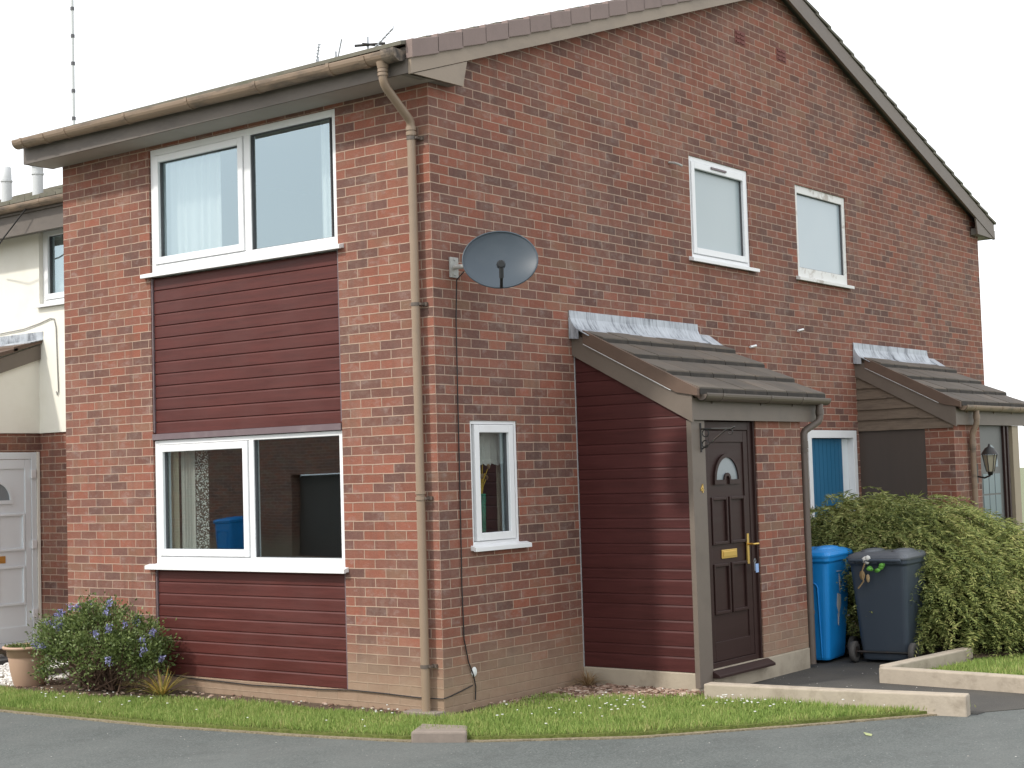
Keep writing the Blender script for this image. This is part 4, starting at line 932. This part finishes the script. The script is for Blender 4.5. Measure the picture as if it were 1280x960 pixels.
mb = MB(); box(mb, -.05, NX-.002, .02, .35, -.14, -.0, DM); obj('door_step', mb, plain('dark step', (.06,.06,.06), .9), nb)
rebase(nb, (NX,4.61,0))
nbc = MB(); box(nbc, 5.5, 6.95, -.14, -.135, 3.76, 4.6, NM); o = obj('curtain', nbc, M['sheer'], uv=False); tag(o, 'pale net curtain behind the small upper window of the cream house', 'curtain'); rebase(o, (NX+.14,6.0,3.76))
mb = MB(); pts = [(.81,6.25,4.80), (.78,6.5,4.6), (.80,6.75,4.46), (.85,6.95,4.37), (1.0,7.3,4.30)]; tube(mb, pts, .008, 6); o = obj('cable', mb, M['cable'], uv=False); tag(o, 'dark wire drooping from the gutter of the cream house', 'cable'); rebase(o, pts[-1])
mb = MB(); pts = [(1.165,7.4,3.50), (1.165,6.9,3.52), (1.168,6.62,3.56), (1.168,6.42,3.60), (1.168,6.36,3.59), (1.17,6.33,3.5), (1.17,6.31,3.0), (1.17,6.30,2.80), (1.168,6.32,2.76), (1.168,6.335,2.80)]; tube(mb, pts, .006, 6); o = obj('cable', mb, M['wire'], uv=False); tag(o, 'pale wire looped down the cream wall above the porch roof', 'cable'); rebase(o, pts[-1])

# ------------------------------------------------------------------ aerials and mast
def yagi(name, label, base, top, boom, elems, grid=None, n=7, el=.11):
    t = thing(name, label, 'aerial', 'television aerials on the roof'); mb = MB(); tube(mb, [base, top], .016, 7); obj('pole', mb, M['alu'], t)
    a, b = Vector(boom[0]), Vector(boom[1]); mb = MB(); tube(mb, [a, b], .012, 6); obj('boom', mb, M['alu'], t)
    mb = MB(); e = Vector(elems).normalized()
    for i in range(n):
        p = a.lerp(b, i/(n-1)); tube(mb, [p-e*el, p+e*el], .007, 5)
    obj('rods', mb, M['alu'], t)
    if grid:
        mb = MB(); g = Vector(grid); tube(mb, [g-Vector((-.1,.2,0)), g+Vector((-.1,.2,0))], .02, 8); tube(mb, [g-Vector((.15,0,.02)), g+Vector((.15,0,.02))], .018, 6); obj('reflector', mb, M['iron'], t)
    rebase(t, base); return t
rz = 7.02
yagi('tv_aerial', 'small upright aerial at the left end of the roof trio', (7.0,7.98,rz-.1), (7.0,7.98,7.92), [(7.0,8.02,7.80), (7.0,7.95,8.12)], (1,.2,.1), None, 8, .05)
yagi('tv_aerial', 'small tilted aerial in the middle of the roof trio', (7.0,7.62,rz-.1), (7.0,7.62,7.95), [(7.0,7.60,7.78), (7.0,7.50,8.10)], (.6,.8,.1), None, 7, .06)
yagi('tv_aerial', 'long upward slanting aerial nearest the corner of the roof', (7.0,6.99,rz-.1), (7.0,6.99,8.04), [(7.0,6.92,7.82), (7.0,6.50,8.07)], (.5,.25,.8), (7.0,6.95,7.92), 7, .05)
ms = thing('radio_mast', 'tall thin pale mast with dark joints behind the houses', 'mast'); mx, my = 19.25, 30
mb = MB(); tube(mb, [(mx,my,-.14), (mx,my,19)], .045, 8); obj('pole', mb, M['mast'], ms)
for k in range(12): z = 10.2+.83*k; mb = MB(); tube(mb, [(mx,my,z-.05), (mx,my,z+.05)], .062, 8); obj('joint_band', mb, M['mastband'], ms)
mb = MB(); rebase(ms, (mx,my,-.14))

# ------------------------------------------------------------------ wheelie bins
def rbox_ring(w, d, r, n=4):
    P = []
    for sx, sy, a0 in ((1,1,0), (-1,1,90), (-1,-1,180), (1,-1,270)):
        for i in range(n+1):
            a = R(a0+90*i/n); P.append((sx*(w/2-r)+r*math.cos(a), sy*(d/2-r)+r*math.sin(a)))
    return P
def loft(mb, secs, cap0=True, cap1=True, smooth=False):
    """secs: list of (z, w, d, r, dy)"""
    rings = [[(x, y+dy, z) for x, y in rbox_ring(w, d, r)] for z, w, d, r, dy in secs]; n = len(rings[0]); V = sum(rings, []); F = []
    for i in range(len(rings)-1):
        for k in range(n): F.append((i*n+k, i*n+(k+1) % n, (i+1)*n+(k+1) % n, (i+1)*n+k))
    mb.add(V, F, smooth)
    if cap0: mb.add(rings[0], [tuple(range(n-1, -1, -1))])
    if cap1: mb.add(rings[-1], [tuple(range(n))])
def wheelie(name, label, body_mat, lid_mat, front):
    """back (hinge and wheels) towards -y, front towards +y, 1.07 m tall"""
    t = thing(name, label, 'wheelie bin', 'wheelie bins by the porch')
    mb = MB(); loft(mb, [(.03,.44,.46,.05,.02), (.05,.455,.475,.05,.02), (.55,.515,.58,.05,.01), (.93,.555,.66,.05,0), (.95,.585,.71,.05,0), (.985,.588,.714,.05,0)]); b = obj('body', mb, body_mat, t, bevel=.006)
    if front:
        mb = MB(); y = lambda z: .02+.2375+.004+(z-.05)*(.3425-.2575)/.88
        pts = [(-.16,.05), (-.165,.70)]+[(-.165+.05-.05*math.cos(R(90*i/4)), .70+.05*math.sin(R(90*i/4))) for i in range(1, 5)]; pts += [(-x, z) for x, z in pts[::-1]]
        tube(mb, [(x, y(z)-.004, z) for x, z in pts], .008, 6); obj('front_panel', mb, body_mat, b)
        mb = MB(); sg = lambda z: .222+(z-.05)*(.2775-.2275)/.88+.010
        for a in ([(-.02,.78), (.02,.82), (.0,.70), (-.02,.64)], [(-.04,.62), (.05,.64), (.06,.52), (.0,.44), (-.05,.52)], [(-.01,.44), (.03,.45), (.02,.34), (.0,.33)], [(-.06,.845), (.08,.85), (.08,.842), (-.06,.838)]):
            prism(mb, a, 0, .003, lambda p, q, k: (-sg(q)-k, p+.02, q))
        obj('peeling_sticker', mb, M['whitemark'], b)
    else:
        mb = MB(); box(mb, -.15, .15, -.345, -.34, .30, .31); 
        for x in (-.16, .155): box(mb, x, x+.008, -.29, -.27, .2, .60)
    mb = MB(); loft(mb, [(.987,.60,.735,.06,.0), (1.005,.605,.74,.06,.0), (1.03,.57,.70,.06,0), (1.055,.47,.58,.06,.0)]); 
    ld = obj('lid', mb, lid_mat, t, bevel=.006)
    mb = MB(); 
    for x in (-.15, .15): loft(mb, [(1.045,.16,.46,.05,0), (1.075,.13,.40,.05,0), (1.085,.09,.33,.04,0)]) if False else ell(mb, (x, .0, 1.045), .10, .27, .038, 12, 6)
    obj('lid_ribs', mb, lid_mat, ld)
    mb = MB(); tube(mb, [(-.25,-.40,.985), (.25,-.40,.985)], .016, 8)
    for x in (-.22, 0, .22): box(mb, x-.02, x+.02, -.40, -.34, .96, 1.0)
    obj('handle', mb, body_mat, t)
    mb = MB(); tube(mb, [(-.27,-.245,.105), (.27,-.245,.105)], .012, 8); obj('axle', mb, M['iron'], t)
    for s in (-1, 1):
        mb = MB(); tube(mb, [(s*.262,-.25,.105), (s*.268,-.25,.105), (s*.305,-.25,.105), (s*.311,-.25,.105)], [.088,.100,.100,.088], 20); wv = obj('wheel', mb, M['rubber'], t)
        mb = MB(); tube(mb, [(s*.312,-.25,.105), (s*.316,-.25,.105)], .055, 14); tube(mb, [(s*.258,-.25,.105), (s*.261,-.25,.105)], .055, 14); obj('hub', mb, M['iron'], wv)
    return t
gb = wheelie('wheelie_bin', 'dark grey wheelie bin with its wheels towards us, beside the hedge', M['grey_bin'], M['bin_lid'], False)
gb.location = (4.62, -1.60, -.082); gb.rotation_euler.z = R(-85); gb.scale = (.97,.97,.97)
bb = wheelie('wheelie_bin', 'bright blue wheelie bin between the porch pipe and the grey bin', M['blue_bin'], M['blue_bin'], True)
bb.location = (4.40, -.92, -.082); bb.rotation_euler.z = R(96)
sp = thing('flower_sprig', 'white flower with green leaves caught on the grey bin lid', 'flower'); mb = MB(); mw = MB(); mg = MB()
random.seed(3)
for i in range(5): ell(mw, (random.uniform(-.02,.02), random.uniform(-.02,.02), random.uniform(-.01,.03)), .020, .018, .020, 7, 4)
for i in range(12):
    a = random.uniform(-2.6, 0); p = Vector((.06+.05*math.cos(a)*1.0, random.uniform(-.03,.02), -.02+.05*math.sin(a))); ell(mg, p, .020, .006, .013, 6, 4)
tube(mb, [(-.01,0,-.02), (-.03,-.01,-.08), (-.02,-.01,-.14), (-.06,-.01,-.19)], .006, 5); ell(mb, (-.03,-.005,-.10), .022, .008, .034, 7, 4); ell(mb, (.01,-.005,-.12), .014, .008, .03, 7, 4)
obj('petals', mw, M['daisy'], sp, uv=False); obj('leaves', mg, M['strap'] if False else plain('fresh green leaf', (.12,.36,.05), .5), sp, uv=False); obj('withered_stem', mb, M['dead'], sp, uv=False)
sp.location = Matrix.Translation(gb.location) @ Matrix.Rotation(R(-85), 4, 'Z') @ Vector((-.08,-.385,.955)); sp.rotation_euler.z = R(-85); sp.scale = (1.35,1.35,1.35)

# ------------------------------------------------------------------ plants
def blob_points(n, c, rad, seedfun=None, shell=.55, flat=-.2):
    d = norm(rng.normal(size=(n*2,3))); d = d[d[:,2] > flat][:n]; r = shell+(1-shell)*rng.random(len(d))**.6
    return d, np.array(c)+d*np.array(rad)*r[:,None], r
def shrub_blue():
    t = thing('flowering_shrub', 'low green shrub covered in lilac blue flower clusters by the front wall', 'shrub')
    C0 = np.array([-.36, 3.66, .25])
    # twigs
    mb = MB(); tips = []
    for i in range(60):
        d = norm(rng.normal(size=(1,3)))[0]; d[2] = abs(d[2])*.9+.1; e = C0+d*np.array([.40,.68,.44])*random.uniform(.75, 1.12); e[0] = min(e[0], -.03); e[2] = max(e[2], .02)
        b = np.array([-.30, 3.70, -.03])+rng.normal(size=3)*np.array([.06,.16,.0]); mid = (b+e)/2+rng.normal(size=3)*.04+np.array([0,0,-.04])
        tube(mb, [b, mid, e], [.010,.007,.003], 5); tips.append(e)
    obj('stems', mb, M['bark'], t, uv=False)
    # leaf clumps around twig ends and along a bumpy crown
    B = []; Dv = []
    cl = list(tips)
    d, p, r = blob_points(130, C0, (.40,.70,.44), flat=-.25); p[:,0] = np.minimum(p[:,0], -.03); cl += list(p)
    for c in cl:
        k = random.randint(60, 120); s = random.uniform(.035, .075)
        q = np.array(c)+rng.normal(size=(k,3))*s*np.array([.8,.9,.75]); B.append(q); Dv.append((q-C0)*.8+rng.normal(size=(k,3))*.35+np.array([0,0,.15]))
    B = np.concatenate(B); Dv = np.concatenate(Dv); k = (B[:,0] < -.02) & (B[:,2] > -.04); B, Dv = B[k], Dv[k]
    V = leaf_quads(B, Dv, rng.uniform(.022,.042,len(B)), rng.uniform(.012,.022,len(B))); mesh_np('foliage', V, len(B), 4, M['ceanothus'], t)
    # flower clusters on the outer crown facing the road
    mb = MB(); FB = []
    dv, p, r = blob_points(150, C0, (.44,.76,.49), shell=.97, flat=-.0)
    sel = [(a, b) for a, b in zip(dv, p) if a[0] < .25 and b[0] < -.02][:26]
    for a, c in sel:
        nfl = random.randint(25, 60); L_ = random.uniform(.025, .05); up = np.array([a[0]*.5, a[1]*.5, .6])
        for _ in range(nfl):
            FB.append(c+up*random.uniform(-1, 1)*L_+rng.normal(size=3)*.014)
    FB = np.array(FB); V = leaf_quads(FB, rng.normal(size=FB.shape), .018, .017); o = mesh_np('flower_clusters', V, len(FB), 4, M['bluefl'], t); o['kind'] = 'stuff'
    rebase_np(t, (-.36,3.72,-.05)); return t
def rebase_np(t, loc): rebase(t, loc)
shrub_blue()

def hedge():
    t = thing('conifer_hedge', 'wide spreading yellow green conifer bush behind the bins', 'bush')
    lobes = [((5.75,-1.25,.60), (1.05,1.05,.82)), ((6.25,-1.85,.48), (1.15,1.10,.69)), ((6.7,-2.30,.34), (1.15,.95,.48)), ((5.55,-.85,.62), (.80,.75,.84)), ((5.55,-1.85,.38), (.80,.72,.58)), ((7.9,-2.3,.28), (1.3,.9,.38)), ((6.0,-2.35,.22), (.8,.62,.46))]
    B = []; Dv = []; S = []
    for c, r in lobes:
        n = int(1700*r[1]*r[2]/.8); d, p, q = blob_points(n, c, r, shell=.70, flat=-.55)
        # flat fronds that arch outward and sag at the tip, most of them sweeping towards the light
        p = p+rng.normal(size=p.shape)*.045; flat_ = norm(d*np.array([1,1,.0])+rng.normal(size=d.shape)*np.array([.5,.5,.0])+np.array([-.35,-.55,0]))
        out = flat_+np.array([0,0,.16])+rng.normal(size=d.shape)*np.array([.1,.1,.12])
        B.append(p); Dv.append(out); S.append(rng.uniform(.8, 1.5, len(p)))
    B = np.concatenate(B); Dv = norm(np.concatenate(Dv)); S = np.concatenate(S)
    k = (B[:,2] > -.02) & (B[:,1] < -.12); B, Dv, S = B[k], Dv[k], S[k]
    # keep sprays that are not deep inside another lobe
    dep = np.min([np.sqrt((((B-np.array(c))/np.array(r))**2).sum(1)) for c, r in lobes], axis=0); k = dep > .55; B, Dv, S = B[k], Dv[k], S[k]
    n = len(B); side = norm(np.cross(Dv, np.array([0,0,1.0])+rng.normal(size=(n,3))*.30)); LL = []
    for j in range(16):
        f = j/15; base = B+Dv*(S*.30*f)[:,None]; base[:,2] -= .15*S*f*f
        for sgn in (-1, 1):
            dd = Dv*.75+side*sgn*(.85-.35*f)+rng.normal(size=(n,3))*.16; dd[:,2] -= .15+.35*f
            LL.append(leaf_quads(base, dd, S*(.075-.048*f)*rng.uniform(.7,1.2,n), .009+.005*rng.random(n)))
    V = np.concatenate(LL); mesh_np('foliage', V, len(V)//4, 4, M['conifer'], t)
    mb = MB()
    for i in range(46):
        c, r = random.choice(lobes); d = norm(rng.normal(size=(1,3)))[0]; d[2] = abs(d[2])*.6; e = np.array(c)+d*np.array(r)*.85; e[1] = min(e[1], -.2); b = np.array([random.uniform(5.6,7.2), random.uniform(-2.0,-1.1), -.05])
        tube(mb, [b, (b+e)/2+np.array([0,0,.1]), e], [.028,.018,.006], 6)
    obj('branches', mb, M['bark'], t, uv=False)
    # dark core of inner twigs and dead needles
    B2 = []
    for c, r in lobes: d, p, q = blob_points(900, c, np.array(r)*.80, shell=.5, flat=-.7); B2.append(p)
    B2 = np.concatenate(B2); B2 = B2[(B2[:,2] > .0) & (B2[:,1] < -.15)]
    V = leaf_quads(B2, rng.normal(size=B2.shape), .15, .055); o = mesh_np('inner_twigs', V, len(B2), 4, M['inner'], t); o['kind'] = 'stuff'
    rebase(t, (6.2,-1.7,-.05)); return t
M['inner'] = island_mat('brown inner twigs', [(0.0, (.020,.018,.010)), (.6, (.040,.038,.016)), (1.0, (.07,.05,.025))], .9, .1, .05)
hedge()

# terracotta pot by the white door
pot = thing('plant_pot', 'terracotta pot left of the blue flowering shrub', 'plant pot'); pc = (-.40, 4.66, -.055)
mb = MB(); lathe(mb, [(.0,.0), (.125,.0), (.135,.02), (.165,.14), (.185,.28), (.185,.285)], pc); lathe(mb, [(.150,.33), (.0,.32)], pc); obj('pot_body', mb, M['terracotta'], pot)
mb = MB(); lathe(mb, [(.180,.275), (.192,.280), (.200,.345), (.228,.350), (.236,.362), (.232,.374), (.205,.376), (.198,.36), (.19,.33), (.150,.325)], pc); obj('pot_rim', mb, M['terracotta'], pot)
mb = MB(); lathe(mb, [(.197,.345), (.1,.352), (.0,.356)], pc); obj('potting_soil', mb, M['soil'], pot); rebase(pot, pc)
n = 500; a = rng.uniform(0, 6.28, n); r = np.sqrt(rng.random(n))*.20; B = np.stack([pc[0]+r*np.cos(a), pc[1]+r*np.sin(a), np.full(n, pc[2]+.345)+rng.uniform(0,.03,n)], 1)
V = leaf_quads(B, np.stack([np.cos(a)*.5, np.sin(a)*.5, rng.uniform(.2,1,n)], 1)+rng.normal(size=(n,3))*.3, rng.uniform(.02,.04,n), .014); o = mesh_np('pot_plant', V, n, 4, M['ceanothus']); tag(o, 'low green plant growing in the left terracotta pot', 'plant'); rebase(o, (pc[0],pc[1],pc[2]+.34))
# second pot half hidden at the right edge behind the bush
pot2 = copy_tree(pot); pot2.location = (6.55,-2.98,-.05); tag(pot2, 'terracotta pot at the right edge under the conifer bush', 'plant pot')
# strappy clump
def blades(name, label, cat, c, n, h, spread, mat, w=.014, flat=.5):
    mb = MB()
    for i in range(n):
        a = random.uniform(0, 6.28); l = random.uniform(.5, 1)*h; s = random.uniform(.2, 1)*spread; dx, dy = math.cos(a), math.sin(a); px, py = -dy, dx; ww = w*random.uniform(.6, 1.2)
        P = []
        for k in range(6):
            f = k/5; P.append(Vector((c[0]+dx*s*f+random.uniform(-.004,.004), c[1]+dy*s*f, c[2]+l*(f-flat*f*f*(s/spread)))))
        V = []
        for k, p in enumerate(P): q = ww*(1-(k/5)**2)*.5+.0008; V += [p+Vector((px,py,0))*q, p-Vector((px,py,0))*q]
        mb.add(V, [(2*k, 2*k+1, 2*k+3, 2*k+2) for k in range(5)])
    o = obj(name, mb, mat, uv=False, recalc=False); tag(o, label, cat); rebase(o, c); return o
blades('strap_leaf_plant', 'clump of yellowing strap leaves beside the blue flowering shrub', 'plant', (-.36,2.84,-.05), 60, .38, .46, M['strap'], .018, .78)
blades('dry_weeds', 'dead brown weeds tangled where the porch plinth meets the gable wall', 'weeds', (1.72,-.14,-.05), 120, .22, .26, M['dead'], .006, .9)
# concrete block at the verge, slab under the pipe, leaf on the road
mb = MB(); b0 = Vector((-.70,-.46)); 
prism(mb, [(-.865,-.415), (-.675,-.765), (-.46,-.60), (-.55,-.245)], -.12, -.012, lambda p, q, a: (p, q, a)); o = obj('paving_block', mb, M['stone'], bevel=.014); tag(o, 'worn grey concrete block set in the grass at the road edge', 'block'); rebase(o, (-.68,-.50,-.12))
mb = MB(); prism(mb, [(-.14,-.02), (-.005,-.02), (-.005,.30), (-.14,.30)], -.06, -.018, lambda p, q, a: (p, q, a)); o = obj('drain_slab', mb, M['stone'], bevel=.006); tag(o, 'thin slab on the ground under the tall tan downpipe', 'slab'); rebase(o, (-.07,.14,-.06))
mb = MB(); mb.add([(-.02,0,0), (.0,-.018,.006), (.05,0,.012), (.0,.018,.004)], [(0,1,2,3)]); mb.add([(-.02,0,-.001), (.0,-.018,.005), (.05,0,.011), (.0,.018,.003)], [(3,2,1,0)]); o = obj('fallen_leaf', mb, plain('pale green leaf', (.34,.38,.18), .6), uv=False); tag(o, 'single pale leaf lying on the road in front of the kerb', 'leaf'); o.location = (.83,-3.08,-.085); o.rotation_euler.z = 1.0; o.scale = (1.4,1.4,1)

# ------------------------------------------------------------------ the house across the road (mirrored in the lower window)
oh = thing('facing_house', 'brick house across the road, seen only mirrored in the lower front window', 'house'); OX = -17.0
OM = lambda u, d, z: (OX+d, u, z)
mb = MB(); wall(mb, OM, 10, 30, -.14, 4.6, [(16.2, 19.05, -.05, 1.90)], reveal=.3); wall(mb, lambda u, d, z: (u, 10-d, z), -25, OX, -.14, 4.6); obj('wall', mb, M['brick_porch'], oh)
mb = MB(); prism(mb, [(OX+.35, 4.52), (-21, 5.8), (-25.3, 4.52)], 9.8, 30.2, lambda p, q, a: (p, a, q)); obj('roof', mb, M['moss_tile'], oh)
mb = MB(); box(mb, 16.22, 19.03, -.28, -.24, -.05, 1.88, OM); obj('garage_door', mb, M['brown_panel'], oh)
rebase(oh, (OX,10,-.14))
bb2 = copy_tree(bb); bb2.location = (-15.9,19.8,-.14); bb2.rotation_euler.z = R(-80); tag(bb2, 'blue wheelie bin across the road, mirrored in the lower front window', 'wheelie bin')

# ------------------------------------------------------------------ light
w = bpy.data.worlds.new('World'); scn.world = w; w.use_nodes = True; nt = w.node_tree; nt.nodes.clear()
to_sun = Vector((-1.0, .42, 1.08)).normalized(); elev = math.asin(to_sun.z)
sky = nt.nodes.new('ShaderNodeTexSky'); sky.sky_type = 'NISHITA'; sky.sun_disc = False; sky.sun_elevation = elev; sky.sun_rotation = math.atan2(to_sun.x, to_sun.y); sky.dust_density = 3; sky.air_density = 1.2
mx = nt.nodes.new('ShaderNodeMix'); mx.data_type = 'RGBA'; tc = nt.nodes.new('ShaderNodeTexCoord'); nz = nt.nodes.new('ShaderNodeTexNoise'); nz.inputs['Scale'].default_value = 1.6; nz.inputs['Detail'].default_value = 4
nt.links.new(tc.outputs['Generated'], nz.inputs['Vector']); rp = nt.nodes.new('ShaderNodeValToRGB'); rp.color_ramp.elements[0].position = .3; rp.color_ramp.elements[0].color = (.74,.74,.74,1); rp.color_ramp.elements[1].position = .65; rp.color_ramp.elements[1].color = (.95,.95,.95,1)
nt.links.new(nz.outputs[0], rp.inputs[0]); nt.links.new(rp.outputs[0], mx.inputs[0]); nt.links.new(sky.outputs[0], mx.inputs[6]); mx.inputs[7].default_value = (9.6, 9.7, 9.9, 1)      # thin bright cloud over the sky
bg = nt.nodes.new('ShaderNodeBackground'); bg.inputs['Strength'].default_value = .14; nt.links.new(mx.outputs[2], bg.inputs['Color'])
out = nt.nodes.new('ShaderNodeOutputWorld'); nt.links.new(bg.outputs[0], out.inputs[0])
sl_ = bpy.data.lights.new('sun', 'SUN'); sl_.energy = 2.2; sl_.angle = R(3.0); sl_.color = (1, .95, .87); so = bpy.data.objects.new('sun', sl_); COL.objects.link(so)
so.rotation_euler = to_sun.to_track_quat('Z', 'Y').to_euler(); so.location = (-20, 10, 20)

# ------------------------------------------------------------------ camera
cam = bpy.data.cameras.new('camera'); cam.sensor_width = 36; cam.lens = 1929.0/1280*36; cam.clip_end = 2000; cam.clip_start = .1
co = bpy.data.objects.new('camera', cam); COL.objects.link(co); scn.camera = co
yaw, pitch, roll = .650747568, .0577229891, -.0298369271
f = Vector((math.cos(yaw)*math.cos(pitch), math.sin(yaw)*math.cos(pitch), math.sin(pitch))); r0 = Vector((math.sin(yaw), -math.cos(yaw), 0)); u0_ = r0.cross(f)
r2 = r0*math.cos(roll)+u0_*math.sin(roll); u2 = -r0*math.sin(roll)+u0_*math.cos(roll)
m = Matrix((r2, u2, -f)).transposed().to_4x4(); m.translation = (-9.08318693, -7.65484205, 1.77271766); co.matrix_world = m

scn.render.engine = 'CYCLES'; scn.render.resolution_x = 1024; scn.render.resolution_y = 768
vs_ = scn.view_settings; vs_.view_transform = 'Standard'; vs_.look = 'None'; vs_.exposure = .33; vs_.gamma = 1
